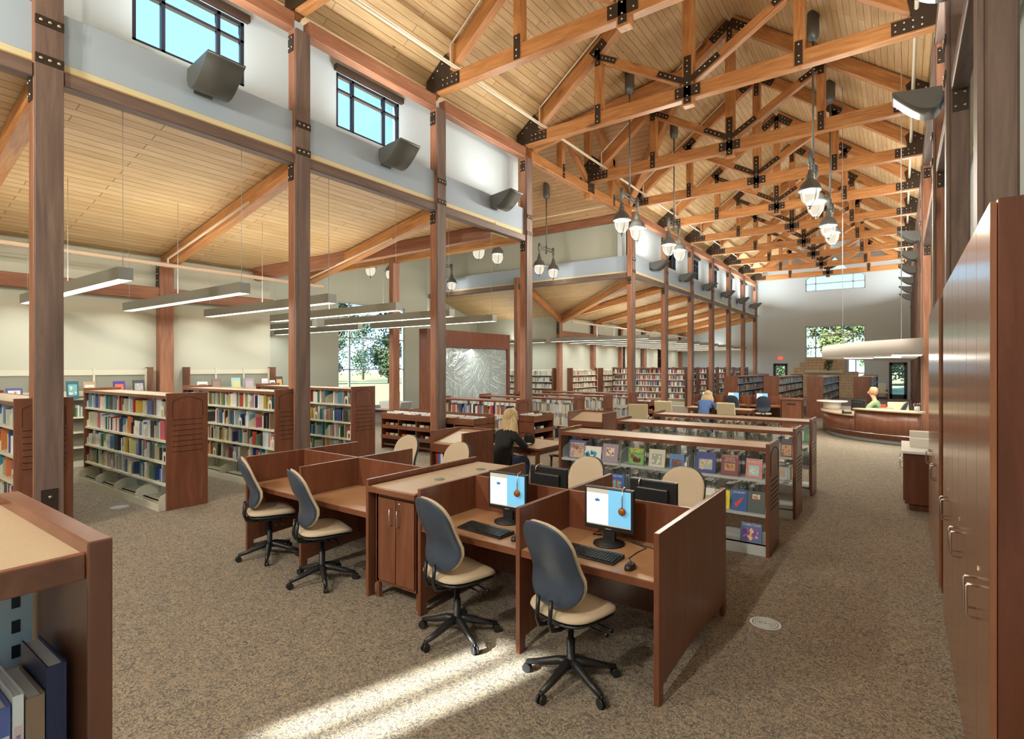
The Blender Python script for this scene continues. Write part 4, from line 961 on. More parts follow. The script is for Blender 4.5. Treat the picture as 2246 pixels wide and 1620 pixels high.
# ------------------------------------------------------------------ carrels
def sidepanel(x, y0, y1, parent, h=1.02, th=.034):
    pts = [(y0, 0), (y0+.07, 0), (y0+.075, .10)]+[(y0+.075+(y1-y0-.15)*i/10, .10+.035*sin(pi*i/10)) for i in range(1, 10)]+[(y1-.075, .10), (y1-.07, 0), (y1, 0), (y1, h), (y0, h)]
    MB().prism(pts, 'x', x-th/2, x+th/2).build('side_panel', cherry, parent, .003)
def carrel(label, xs, y0, yc, y1):
    t = thing('study_carrel', label, 'carrel', (sum(xs)/len(xs), yc, 0), 'study carrels')
    for x in xs: sidepanel(x, y0, y1, t)
    for a, b in zip(xs, xs[1:]):
        MB().box(a+.017, b-.017, yc-.012, yc+.012, .72, 1.02).build('privacy_panel', cherry, t, .003)
        for ya, yb in ((y0+.02, yc-.012), (yc+.012, y1-.02)):
            MB().box(a+.017, b-.017, ya, yb, .695, .725, 0).build('worktop', desktop, t, .002)
            yy = ya if ya < yc-.1 else yb
            MB().box(a+.017, b-.017, yy-.008, yy+.008, .675, .724).build('worktop_edge', cherry_x, t, .003)
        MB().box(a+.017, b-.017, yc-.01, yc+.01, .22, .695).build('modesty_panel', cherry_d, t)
    return t
carrel('computer carrel cluster in the foreground with two lit monitors', (-3.14, -2.17, -1.17), 3.07, 3.77, 4.56)
carrel('empty study carrel cluster left of the storage cabinet', (-5.80, -4.79, -3.78), 3.07, 3.77, 4.56)
t = thing('storage_cabinet', 'two-door storage cabinet squeezed between the two carrel clusters', 'cabinet', (-3.46, 3.8, 0))
MB().box(-3.72, -3.19, 3.12, 4.5, .14, .92).build('body', cherry, t)
b = MB()
for x in (-3.715, -3.225):
    for y in (3.12, 4.46): b.box(x, x+.035, y, y+.035, 0, .92)
b.build('corner_post', cherry, t, .003)
MB().box(-3.745, -3.165, 3.04, 4.55, .925, .97).build('counter_edge', cherry_x, t, .003)
for a, b_ in ((3.07, 3.79), (3.80, 4.52)): MB().box(-3.72, -3.19, a, b_, .97, .974).build('counter_top', laminate, t)
for i, x in enumerate((-3.67, -3.445)):
    d = MB().box(x, x+.215, 3.10, 3.12, .17, .88).build('door', cherry, t, .003); hx = x+.175 if i == 0 else x+.04
    MB().tube([(hx, 3.10, .66), (hx, 3.07, .66), (hx, 3.07, .80), (hx, 3.10, .80)], .005, 6).build('handle', chrome, d)
    if i: MB().lathe([(0, 0), (.011, 0), (.011, .004), (0, .005)], parent_off(d), 10).build('lock', chrome, d).matrix_basis = Matrix.Translation(Vector((hx, 3.099, .85))-parent_off(d)) @ Matrix.Rotation(pi/2, 4, 'X')
for y in (3.6, 4.2): MB().lathe([(0, .974), (.05, .974), (.05, .978), (0, .979)], (-3.42, y, 0), 16).build('cable_grommet', plain('grommet_green', (.18, .24, .18), .5) if 'grommet_green' not in MT else MT['grommet_green'], t)

# ------------------------------------------------------------------ task chairs
def taskchair(label, group):
    t = thing('task_chair', label, 'chair', (0, 0, 0), group)
    for k in range(5):
        a = -pi/2+.12+2*pi*k/5; c, s = cos(a), sin(a)
        MB().tube([(0, 0, .13), (.08*c, .08*s, .125), (.2*c, .2*s, .09), (.30*c, .30*s, .068)], [.034, .03, .023, .017], 8).build('base_leg', black, t)
        w = MB(); n = Vector((-s, c, 0)); p = Vector((.30*c, .30*s, .03))
        for q in (-.019, .007): w.tube([p+n*q, p+n*(q+.013)], .029, 12)
        w.tube([(.30*c, .30*s, .03), (.30*c, .30*s, .075)], .008, 6); w.build('caster', black, t)
    MB().tube([(0, 0, .10), (0, 0, .15), (0, 0, .152), (0, 0, .28), (0, 0, .281), (0, 0, .40)], [.035, .035, .027, .027, .019, .019], 12).build('gas_column', black, t)
    m = MB(); m.box(-.09, .09, -.12, .12, .395, .43); m.tube([(.05, .02, .40), (.24, .03, .39), (.27, .03, .39)], [.006, .006, .015], 6); m.tube([(.05, .09, .40), (.22, .1, .385), (.25, .1, .385)], [.006, .006, .015], 6)
    m.build('seat_mechanism', blackm, t)
    MB().pad(lambda x, y, h: (x*.235, y*.225+.02, .452+h*.022-.02*max(0, y)**3+.012*x*x), 0, 28, 5).build('seat_pan', black, t)
    MB().pad(lambda x, y, h: (x*.245, y*.235+.02, .485+(h*.038 if h > 0 else h*.02)-.03*max(0, y)**3+.015*x*x*(1 if h > 0 else .5)), 0, 32, 7).build('seat', fabric, t)
    def prof(y): return .185+.028*y-.030*sin((y+.2)*2.2) if True else 0
    def wid(y): return .215-.02*y-.012*cos(y*4.5)
    def back(off, th, g):
        def f(x, y, h):
            z = .805+y*.27; w = wid(y)*g; yy = -.205-.055*y+.045*math.exp(-((y+.35)/.4)**2)-.02*y*y+.045*x*x
            return (x*w, yy+off+h*th, z)
        return f
    MB().pad(back(0.012, .028, .985), 0, 32, 8, 2.7).build('back_cushion', fabric, t)
    MB().pad(back(-.022, .022, 1.0), 0, 32, 8, 2.7).build('back_shell', navy, t)
    for s in (-1, 1):
        MB().tube([(s*.055, -.02, .42), (s*.055, -.16, .405), (s*.055, -.225, .42), (s*.055, -.245, .47), (s*.055, -.232, .60)], .014, 8).build('back_bracket', blackm, t)
    return t
ch = taskchair('blue-backed task chair in front of the right lit monitor, nearest the camera', 'task chairs at the carrels'); ch.location = (-1.70, 2.99, 0); ch.rotation_euler = (0, 0, radians(-13))
dup(ch, (-2.68, 3.01, 0), radians(-13), label='blue-backed task chair in front of the left lit monitor')
dup(ch, (-4.40, 3.05, 0), radians(-18), label='blue-backed task chair at the right empty carrel')
dup(ch, (-5.42, 3.12, 0), radians(-24), label='blue-backed task chair at the left empty carrel')
dup(ch, (-1.62, 4.72, 0), radians(180), label='beige task chair back behind the right black monitor back')
dup(ch, (-2.62, 4.72, 0), radians(176), label='beige task chair back behind the left black monitor back, with a sunlit corner')
dup(ch, (-4.40, 4.75, 0), radians(180), label='beige task chair back in front of the sloped book stand')
dup(ch, (-5.38, 4.85, 0), radians(184), label='beige task chair back left of the sloped book stand')

# ------------------------------------------------------------------ computers
scr_l = plain('screen_pale', (.7, .82, .84), .3, emis=(.75, .88, .9), es=.46)
scr_b = plain('screen_blue', (.2, .5, .75), .3, emis=(.16, .50, .80), es=.46)
logo_b = plain('screen_logo', (.05, .2, .45), .3, emis=(.03, .14, .4), es=.4)
amber = plain('amber_cup', (.35, .12, .02), .2)
def monitor(label, group, lit=True):
    t = thing('monitor', label, 'monitor', (0, 0, 0), group)
    MB().lathe([(0, 0), (.115, 0), (.112, .012), (.05, .022), (.03, .03), (0, .03)], n=20).build('stand_base', black, t)
    MB().box(-.045, .045, .0, .03, .02, .14).build('stand_neck', black, t)
    MB().box(-.19, .19, -.01, .028, .095, .405).build('casing', black, t, .008)
    MB().box(-.13, .13, .02, .055, .13, .35).build('back_bulge', black, t, .012)
    if lit:
        sc = MB(); sc.box(-.17, .0, -.0125, -.0105, .13, .39, 0); sc.box(0, .17, -.0125, -.0105, .13, .39, 1)
        sc.box(-.17, 0, -.0130, -.0125, .36, .39, 2).box(-.17, .17, -.0130, -.0125, .13, .138, 2); sc.build('screen', [scr_l, scr_b, white], t)
        l = MB()
        for a in (-50, 0, 50):
            q = radians(a); l.prism([(-.085+.026*sin(q)*u+.010*cos(q)*w, .300+.026*cos(q)*u-.010*sin(q)*w) for u, w in ((0, 0), (.5, 1), (1, 0), (.5, -1))], 'y', -.0135, -.0128)
        l.build('screen_logo', logo_b, t)
    text('maker_lettering', 'SAMSUNG', .010, white, t, (0, -.0108, .108), (pi/2, 0, 0), .0002)
    return t
mo = monitor('lit monitor with headphones on the right foreground carrel desk', 'computer monitors'); mo.location = (-1.71, 3.56, .725); mo.rotation_euler = (0, 0, radians(2))
mo2 = dup(mo, (-2.63, 3.58, .725), radians(2), label='lit monitor on the left foreground carrel desk')
dup(mo, (-1.55, 4.02, .725), radians(178), label='black monitor seen from behind, right of the lit right monitor')
dup(mo, (-2.50, 4.02, .725), radians(178), label='black monitor seen from behind, between the two lit monitors')
def headphones(x, y, z, label, s=1):
    t = thing('headphones', label, 'headphones', (x, y, z), 'headphones hung on monitors')
    MB().tube([(x-.02, y+s*.045, z-.09), (x-.015, y+s*.04, z-.01), (x, y+s*.02, z+.012), (x+.004, y-s*.02, z+.004), (x+.006, y-s*.035, z-.05), (x+.006, y-s*.035, z-.13)], .005, 6).build('headband', chrome, t)
    c = MB().lathe([(0, -.012), (.024, -.012), (.03, 0), (.024, .012), (0, .014)], (x, y, z), 14).build('ear_cup', amber, t); c.matrix_basis = Matrix.Translation((.006, -s*.038, -.15)) @ Matrix.Rotation(pi/2, 4, 'X')
headphones(-1.60, 3.565, 1.13, 'headphones with an amber ear cup hung on the right lit monitor'); headphones(-2.52, 3.585, 1.13, 'headphones with an amber ear cup hung on the left lit monitor')
headphones(-1.64, 4.02, 1.13, 'headphones hung on the black monitor back on the right', -1); headphones(-2.60, 4.02, 1.13, 'headphones hung on the black monitor back on the left', -1)
def keyboard(x, y, rz, label):
    t = thing('keyboard', label, 'keyboard', (0, 0, 0), 'black keyboards')
    MB().prism([(-.085, 0), (.085, 0), (.085, .028), (.05, .026), (-.085, .012)], 'x', -.225, .225).build('case', black, t, .003)
    k = MB()
    for r in range(6):
        yy = -.072+.021*r
        for c in range(20):
            if (r == 0 and 3 < c < 9): continue
            xx = -.212+.0215*c; zz = .013+(.085+yy)*.1
            k.box(xx, xx+.017, yy, yy+.017, zz, zz+.007)
    k.box(-.126, -.03, -.072, -.055, .013, .021); k.build('keys', black, t)
    h = MB()
    for c in range(7): h.box(-.1+.03*c, -.078+.03*c, .062, .069, .0275, .029)
    h.build('hot_keys', chrome, t)
    t.location = (x, y, .725); t.rotation_euler = (0, 0, rz)
keyboard(-1.72, 3.27, radians(-2), 'black keyboard on the right foreground carrel desk'); keyboard(-2.62, 3.27, radians(-4), 'black keyboard on the left foreground carrel desk')
def mouse(x, y, label, cord):
    t = thing('computer_mouse', label, 'mouse', (x, y, .725), 'computer mice')
    MB().pad(lambda a, b, h: (x+a*.032, y+b*.055, .727+max(0, h)*.034+.001*h), 0, 16, 5, 2.3).build('shell', black, t)
    MB().tube(cord, .003, 5).build('cord', black, t)
mouse(-1.39, 3.20, 'black mouse beside the right keyboard', [(-1.39, 3.25, .735), (-1.47, 3.36, .729), (-1.47, 3.5, .729), (-1.45, 3.62, .729), (-1.6, 3.68, .729)])
mouse(-2.30, 3.24, 'black mouse half hidden by the middle carrel panel', [(-2.30, 3.29, .735), (-2.28, 3.45, .729), (-2.4, 3.6, .729)])
tag(MB().tube([(-1.64, 3.60, .80), (-1.5, 3.66, .731), (-1.35, 3.62, .731), (-1.28, 3.70, .731), (-1.22, 3.72, .731)], .004, 6).tube([(-1.8, 3.62, .80), (-1.9, 3.68, .731), (-1.84, 3.71, .731)], .004, 6).build('cable', black), 'black cables trailing behind the right lit monitor', 'cable')
for i, (w, d, h, cn, rz, lab) in enumerate(((.14, .2, .022, 'teal', 14, 'teal and red boxed case at the bottom of the desk stack'), (.14, .2, .022, 'crimson', 8, 'red cased set in the middle of the desk stack'), (.16, .2, .028, 'black', -14, 'black case on top of the desk stack beside the right monitor'))):
    t = thing('disc_box', lab, 'case', (-1.365, 3.40, .725+.023*i), 'stack of cases on the right carrel desk')
    m = MB().box(-w/2, w/2, -d/2, d/2, 0, h).build('box', bookm[BN.index(cn)], t, .002); l = MB().box(-w/2+.01, -w/2+.05, -d/2-.001, -d/2, .002, h-.004).build('label_sticker', white, t); t.rotation_euler = (0, 0, radians(rz)); t.scale = (.85, 1, 1)
# ------------------------------------------------------------------ floor vents
def vent(x, y, lab):
    t = thing('floor_vent', lab, 'vent', (x, y, 0), 'round floor vents')
    MB().lathe([(.112, .004), (.096, .006), (.094, .002)], (x, y, 0), 28).build('rim', steelb, t)
    m = MB()
    for r in (.018, .034, .050, .066, .082): m.lathe([(r-.007, .001), (r-.006, .005), (r+.004, .005), (r+.005, .001)], (x, y, 0), 24)
    m.build('grille', steelb, t); MB().lathe([(0, .0015), (.095, .0015)], (x, y, 0), 24).build('well', black, t)
vent(-.86, 4.56, 'round floor vent right of the foreground carrels'); vent(-9.05, 2.95, 'round floor vent in front of the first tall range')

# ------------------------------------------------------------------ tall cabinets on the right
cab = wood('cabinet_laminate', ((.21, .085, .042), (.30, .125, .062), (.25, .1, .05)), (4, 4, .5), .2, 0, 2.0, .5)
def cabinet(y0, y1, h, doors, label, xf=.27, xb=.432):
    t = thing('tall_cabinet', label, 'cabinet', (.35, (y0+y1)/2, 0), 'tall brown cabinets on the right')
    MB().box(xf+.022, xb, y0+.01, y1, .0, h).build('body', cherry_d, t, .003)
    n = len(doors)-1
    for i in range(n):
        a, b = doors[i], doors[i+1]
        d = MB().box(xf, xf+.02, a+.003, b-.003, .04, h-.01).build('door', cab, t, .0015)
        yh = a+.06 if i % 2 else b-.06; hz = .98
        MB().tube([(xf, yh, hz-.07), (xf-.035, yh, hz-.07), (xf-.04, yh, hz-.06), (xf-.04, yh, hz+.06), (xf-.035, yh, hz+.07), (xf, yh, hz+.07)], .006, 8).build('handle', chrome, d)
        if i % 2 == 0: MB().box(xf-.004, xf, yh-.008, yh+.008, hz+.14, hz+.156).build('lock', chrome, d)
    return t
cabinet(2.68, 5.5, 2.63, [2.69, 3.14, 3.60, 4.07, 4.54, 5.0, 5.49], 'nearest tall brown cabinet at the right edge, with chrome pulls')
cabinet(6.08, 8.3, 2.63, [6.1, 6.65, 7.2, 7.75, 8.29], 'second tall brown cabinet on the right, beyond a narrow gap')
t = thing('base_cabinet', 'low base cabinet with a pale counter past the tall cabinets', 'cabinet', (.2, 9.9, 0))
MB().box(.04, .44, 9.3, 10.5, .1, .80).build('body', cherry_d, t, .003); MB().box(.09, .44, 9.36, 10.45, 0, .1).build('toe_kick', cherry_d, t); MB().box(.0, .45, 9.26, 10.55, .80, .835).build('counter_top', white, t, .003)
for y in (9.35, 9.95):
    d = MB().box(.02, .04, y, y+.55, .13, .78).build('door', cherry, t, .002); MB().tube([(.02, y+.06, .58), (-.015, y+.06, .58), (-.015, y+.06, .72), (.02, y+.06, .72)], .005, 6).build('handle', chrome, d)
for i, (y, z, w, lab) in enumerate(((9.9, .835, .12, 'open stack of white papers on the pale counter'), (10.15, .835, .2, 'taller stack of white papers at the back of the pale counter'))):
    tag(MB().box(.1, .36, y-.1, y+.1, z, z+w).build('paper_stack', paper), lab, 'paper', 'paper stacks')

# ------------------------------------------------------------------ service desk, canopy over it
def arc(cx_, cy_, r, a0, a1, n): return [(cx_+r*cos(radians(a0+(a1-a0)*i/n)), cy_+r*sin(radians(a0+(a1-a0)*i/n))) for i in range(n+1)]
DX, DY, DR = 1.0, 19.6, 3.0
t = thing('service_desk', 'large curved brown service desk with a pale counter', 'desk', (DX-1, DY-2, 0))
def ringp(r0, r1, a0, a1, n=18): return arc(DX, DY, r1, a0, a1, n)+arc(DX, DY, r0, a1, a0, n)
MB().prism(ringp(2.9, 3.0, 227, 258.5), 'z', .12, .84, 0, True).build('front_panel', cherry, t)
MB().prism(ringp(2.9, 3.0, 150, 227), 'z', .12, .66, 0, True).build('front_panel', cherry, t)
MB().prism(ringp(2.84, 2.9, 150, 258.5), 'z', 0, .12, 0, True).build('toe_kick', steelb, t)
MB().prism(ringp(2.995, 3.012, 150, 258.5), 'z', .24, .255, 0, True).build('trim_strip', chrome, t)
MB().prism(ringp(2.5, 3.06, 227, 258.5), 'z', .84, .885, 0, True).build('counter_top', laminate, t)
MB().prism(ringp(2.2, 3.06, 150, 227), 'z', .66, .70, 0, True).build('worktop', laminate, t)
MB().prism(arc(DX-2.75, DY-.15, .42, 0, 360, 24)[:-1], 'z', .92, .96, 0, True).prism(arc(DX-2.75, DY-.15, .24, 0, 360, 20)[:-1], 'z', .70, .92, 0, True).build('round_shelf', white, t)
t = thing('service_canopy', 'white curved canopy with light panels hanging over the service desk', 'canopy', (-.3, 17, 2.2))
def cell(rx, ry): return [(2.2+rx*cos(radians(a)), 18.8+ry*sin(radians(a))) for a in range(243, 116, -6) if 2.2+rx*cos(radians(a)) < .42]
po = cell(4.1, 6.6)
MB().prism(po, 'z', 2.25, 2.56, 0, True).build('soffit_body', white, t)
for x, y, a, b in ((-.95, 18.2, .35, .6), (-.25, 16.6, .3, .55), (.12, 14.2, .28, .55)): MB().box(x-a, x+a*.8, y-b, y+b, 2.242, 2.25).build('light_panel', glow_t, t)
area('canopy_light', (-.5, 17, 2.23), (0, 0, -1), 1.0, 3.0, 60, (1, .92, .78), t)
for x, lab in ((-1.35, 17.9), (.0, 14)): MB().tube([(x, lab, 2.5), (x, lab, dz(x))], .008, 5).build('hanger_rod', cable, t)
dm = monitor('dark monitor standing on the left wing of the service desk', 'computer monitors'); dm.location = (-.95, 17.55, .70); dm.rotation_euler = (0, 0, radians(155))
dm2 = dup(dm, (-.95, 18.5, .70), radians(140), label='second dark monitor on the service desk, beside the librarian')
t = thing('telephone', 'black desk telephone and papers beside the dark monitors', 'telephone', (-1.2, 17.7, .7)); MB().box(-1.35, -1.12, 17.6, 17.85, .70, .75).build('body', black, t, .01); MB().tube([(-1.33, 17.62, .77), (-1.33, 17.84, .77)], .022, 8).build('handset', black, t)
tag(MB().box(-.8, -.35, 18.35, 18.75, .86, .93).build('red_cloth', redc), 'crumpled red bag behind the service desk counter', 'bag')
tag(MB().box(-.9, -.2, 18.2, 18.9, .80, .86).box(-.88, -.84, 18.22, 18.26, 0, .8).box(-.26, -.22, 18.8, 18.86, 0, .8).box(-.88, -.84, 18.8, 18.86, 0, .8).box(-.26, -.22, 18.22, 18.26, 0, .8).build('side_table', laminate), 'pale side table behind the service desk', 'table')
t = thing('flower_vase', 'clear vase with pink flowers on the service counter by the cabinet', 'vase', (.32, 16.95, .885)); MB().lathe([(.0, 0), (.05, 0), (.06, .08), (.055, .13), (.05, .13)], (.32, 16.95, .885), 12).build('vase', steelb, t)
m = MB()
for i in range(14): m.pad(lambda x, y, h, a=random.uniform(-.07, .07), b=random.uniform(-.07, .07), c=random.uniform(.12, .2): (.32+a+x*.02, 16.95+b+y*.02, .885+c+h*.02), i % 2, 6, 2, 2)
m.build('flowers', [bookm[15], leaf], t)

# ------------------------------------------------------------------ people
def skinned(name, nodes, edges, mat, parent, sub=2, root=0):
    me = bpy.data.meshes.new(name); me.from_pydata([n[0] for n in nodes], edges, []); me.materials.append(mat)
    o = bpy.data.objects.new(name, me); C.objects.link(o); o.parent = parent
    md = o.modifiers.new('skin', 'SKIN'); md.use_smooth_shade = True; md.branch_smoothing = .6
    for v, n in zip(me.skin_vertices[0].data, nodes):
        r = n[1]; v.radius = r if isinstance(r, tuple) else (r, r); v.use_root = False
    me.skin_vertices[0].data[root].use_root = True
    s = o.modifiers.new('sub', 'SUBSURF'); s.levels = sub; s.render_levels = sub
    return o
def seated(label, loc, rz, hairm, topm, legm, hairlen=.12, lean=0, skirt=False, armf=.34, headturn=0):
    "seated figure facing +y, hips over the origin, seat 0.46 high"
    t = thing('person', label, 'person', (0, 0, 0))
    L = lean
    hip = (0, -.02, .54); wai = (0, -.02+.2*L, .70); che = (0, 0+.55*L, .90-.10*L); nek = (0, .02+.85*L, 1.08-.22*L); hb = (0, .05+1.05*L, 1.17-.26*L); hm = (0, .06+1.15*L, 1.25-.30*L); ht = (0, .05+1.2*L, 1.32-.32*L)
    N = [(hip, (.15, .12)), (wai, (.125, .095)), (che, (.125, .085)), (nek, .052), (hb, (.062, .07)), (hm, (.078, .094)), (ht, (.06, .075))]; E_ = [(0, 1), (1, 2), (2, 3), (3, 4), (4, 5), (5, 6)]
    AR, LG = [], []
    for s in (-1, 1):
        sh = (s*.185, che[1]+.0, che[2]+.07); el = (s*.24, che[1]+.16, .76); wr = (s*.12, che[1]+armf, .76); hd = (s*.085, che[1]+armf+.07, .765)
        i = len(N); N += [(sh, .03), (el, .038), (wr, .028), (hd, (.038, .018))]; E_ += [(2, i), (i, i+1), (i+1, i+2), (i+2, i+3)]
        AR.append([sh, el, wr])
        for f in range(4):
            fx = s*(.055+.017*f); j = len(N); N += [((fx+s*.005, hd[1]+.055, .768), .009), ((fx, hd[1]+.085-.006*abs(f-1.5), .758), .008)]; E_ += [(i+3, j), (j, j+1)]
        j = len(N); N += [((s*.045, hd[1]+.01, .757), .010), ((s*.032, hd[1]+.035, .752), .009)]; E_ += [(i+3, j), (j, j+1)]
        kn = (s*.12, .42, .53); an = (s*.12, .36, .10); toe = (s*.12, .50, .045); i = len(N); N += [((s*.09, .08, .53), .085), (kn, .06), (an, .038), (toe, .03)]; E_ += [(0, i), (i, i+1), (i+1, i+2), (i+2, i+3)]
        LG.append([(s*.09, .08, .53), kn, (s*.12, .37, .16)])
    skinned('body', N, E_, skin, t)
    T = [(hip, (.185, .15)), (wai, (.155, .125)), (che, (.19, .132)), ((0, nek[1]-.005, nek[2]-.012), .085)]; T.append(((0, -.05, .47), (.19, .15))); TE = [(0, 1), (1, 2), (2, 3), (0, 4)]
    for a in AR:
        i = len(T); T += [(a[0], .082), (a[1], .06), (tuple(Vector(a[1]).lerp(Vector(a[2]), .85)), .042)]; TE += [(2, i), (i, i+1), (i+1, i+2)]
    skinned('top', T, TE, topm, t)
    T = [((0, -.02, .53), (.17, .13))]; TE = []
    for a in LG: i = len(T); T += [(a[0], .10), (a[1], .075), (a[2], .055)]; TE += [(0, i), (i, i+1), (i+1, i+2)]
    skinned('trousers', T, TE, legm, t)
    for s in (-1, 1): MB().pad(lambda x, y, h, s=s: (s*.12+x*.045, .43+y*.13, .04+h*.035), 0, 12, 4, 2.4).build('shoe', black, t)
    # head details
    hc = Vector(hm)
    MB().pad(lambda x, y, h: (hc.x+x*.014, hc.y+.090+h*.012, hc.z-.02+y*.026), 0, 8, 3, 2).build('nose', skin, t)
    e = MB()
    for s in (-1, 1): e.pad(lambda x, y, h, s=s: (hc.x+s*.032+x*.013, hc.y+.084+h*.008, hc.z+.012+y*.008), 0, 8, 2, 2)
    e.build('eyes', black, t); MB().pad(lambda x, y, h: (hc.x+x*.024, hc.y+.088+h*.006, hc.z-.062+y*.006), 0, 10, 2, 2).build('mouth', plain('lips', (.5, .16, .13), .5) if 'lips' not in MT else MT['lips'], t)
    for s in (-1, 1): MB().pad(lambda x, y, h, s=s: (hc.x+s*.082+h*.008, hc.y+x*.014, hc.z-.005+y*.03), 0, 8, 2, 2).build('ear', skin, t)
    h = MB()
    h.pad(lambda x, y, k: (hc.x+x*.112, hc.y-.03+k*.118*(1 if k < 0 else .66), hc.z+.028+y*.122), 0, 20, 7, 2)
    if hairlen > .2:
        rows = 7; n = 16
        for i in range(1):
            o = len(h.v)
            for r in range(rows+1):
                q = r/rows; z = hc.z+.05-hairlen*q; wv = .125+.07*sin(q*pi*.8); dy = .10+.02*sin(q*3)
                for k in range(n):
                    a = pi*1.05+pi*.9*k/(n-1); wob = 1+.05*sin(k*2.3+r)
                    h.v.append(Vector((hc.x+wv*wob*cos(a), hc.y-.03-.02*q-L*.25*q+dy*wob*sin(a)*(.95), z)))
            for r in range(rows):
                for k in range(n-1): h.f.append([o+r*n+k, o+r*n+k+1, o+(r+1)*n+k+1, o+(r+1)*n+k]); h.m.append(0); h.sm.append(True)
            h.f.append([o+rows*n+k for k in range(n)]); h.m.append(0); h.sm.append(False)
    h.build('hair', hairm, t)
    t.location = loc; t.rotation_euler = (0, 0, rz)
    return t
seated('woman in black with long blond hair sitting with her back turned at the wooden table', (-5.02, 6.70, 0), radians(-8), blond, cloth_k, denim, .46, .14)
seated('person in blue with blond hair bending over a far reading table', (-4.85, 16.6, 0), radians(0), blond, cloth_b, denim, .30, .38, armf=.2)
seated('woman in a green top with short ginger hair behind the service desk', (-.55, 17.95, .07), radians(80), ginger, cloth_g, denim, .1, .05, armf=.3)

# ------------------------------------------------------------------ tables and wooden chairs
def table(label, x0, x1, y0, y1, h=.74, group='wooden reading tables', topm=None):
    t = thing('reading_table', label, 'table', ((x0+x1)/2, (y0+y1)/2, 0), group)
    MB().box(x0, x1, y0, y1, h-.032, h).build('table_top', topm or laminate, t, .004); m = MB()
    for a, b, c, d in ((x0, x1, y0-.006, y0), (x0, x1, y1, y1+.006), (x0-.006, x0, y0, y1), (x1, x1+.006, y0, y1)): m.box(a, b, c, d, h-.034, h-.001)
    m.build('top_edge', cherry_x, t)
    MB().box(x0+.07, x1-.07, y0+.07, y0+.09, h-.12, h-.032).box(x0+.07, x1-.07, y1-.09, y1-.07, h-.12, h-.032).box(x0+.07, x0+.09, y0+.07, y1-.07, h-.12, h-.032).box(x1-.09, x1-.07, y0+.07, y1-.07, h-.12, h-.032).build('apron', cherry_x, t)
    for x in (x0+.05, x1-.10):
        for y in (y0+.05, y1-.10): MB().prism([(x, y), (x+.055, y), (x+.055, y+.055), (x, y+.055)], 'z', 0, h-.032).build('leg', cherry, t, .003)
    return t
table('wooden study table where the blond woman sits', -5.55, -4.60, 7.08, 8.05, .72)
def woodchair(label, group='wooden side chairs', seatm=None):
    t = thing('side_chair', label, 'chair', (0, 0, 0), group)
    MB().box(-.22, .22, -.2, .22, .42, .445).build('seat_frame', cherry_x, t, .004); MB().pad(lambda x, y, h: (x*.205, .01+y*.195, .455+h*.02), 0, 20, 4, 4).build('seat', seatm or cream if False else (seatm or vinyl), t)
    for s in (-1, 1):
        MB().tube([(s*.19, .19, .42), (s*.195, .20, 0)], [.022, .017], 4).build('leg', cherry, t)
        MB().tube([(s*.19, -.19, .42), (s*.195, -.25, 0)], [.022, .017], 4).build('leg', cherry, t)
        MB().tube([(s*.19, -.19, .42), (s*.195, -.2, .62), (s*.2, -.25, .86)], .018, 4).build('back_post', cherry, t)
        MB().bar((s*.193, .19, .16), (s*.193, -.22, .16), .014, .02).build('side_rail', cherry_x, t)
    MB().prism([(-.2+.4*i/8, -.225-.022*sin(pi*i/8)) for i in range(9)]+[(.2-.4*i/8, -.245-.022*sin(pi*(8-i)/8)) for i in range(9)], 'z', .60, .86, 0, True).build('backrest', cherry, t)
    MB().bar((-.19, -.02, .16), (.19, -.02, .16), .014, .02).build('cross_rail', cherry_x, t)
    return t
wc = woodchair('wooden side chair carrying the blond woman'); wc.location = (-5.22, 6.62, 0); wc.rotation_euler = (0, 0, radians(-4))
dup(wc, (-4.85, 8.35, 0), radians(184), label='empty wooden side chair behind the study table')
t = thing('shoulder_bag', 'small black bag standing on the study table', 'bag', (-4.98, 7.38, .72)); MB().pad(lambda x, y, h: (-4.98+x*.10, 7.38+h*.065, .80+y*.085), 0, 20, 6, 2.6).build('bag_body', cloth_k, t)
MB().tube([(-5.07, 7.38, .84), (-5.02, 7.36, .91), (-4.94, 7.36, .91), (-4.89, 7.38, .84)], .009, 6).build('strap', cloth_k, t)
tag(MB().box(-5.35, -5.08, 7.15, 7.36, .722, .73).box(-5.2, -4.99, 7.18, 7.34, .73, .734).build('open_papers', paper), 'white papers in front of the blond woman', 'paper')
# far reading area
table('far wooden reading table in front of the computer carrels', -4.55, -3.55, 16.75, 17.55); table('far wooden reading table where the person in blue bends down', -5.5, -4.85+.2, 16.95, 17.75)
def armchair(label, loc, rz, slat=False):
    t = thing('lounge_chair', label, 'chair', (0, 0, 0), 'cream lounge chairs')
    MB().box(-.27, .27, -.25, .27, .40, .50).build('seat', vinyl, t, .03); b = MB().box(-.26, .26, -.07, .0, 0, .56).build('backrest', vinyl, t, .03); b.location = (0, -.24, .46); b.rotation_euler = (radians(12), 0, 0)
    for s in (-1, 1):
        for y in (-.26, .24): MB().box(s*.25-.02, s*.25+.02, y-.02, y+.02, 0, .62 if not slat else .60).build('leg', cherry, t)
        MB().box(s*.25-.03, s*.25+.03, -.30, .28, .60, .63).build('armrest', cherry_x, t)
        if slat: MB().box(s*.26-.01, s*.26+.01, -.25, .25, .2, .23).build('side_rail', cherry_x, t)
    if slat:
        m = MB()
        for i in range(8): m.bar((-.22+.063*i, -.30, .42), (-.22+.063*i, -.40, .98), .03, .012)
        m.bar((-.25, -.40, .99), (.25, -.40, .99), .02, .05); m.build('back_slats', cherry, t)
    t.location = loc; t.rotation_euler = (0, 0, rz)
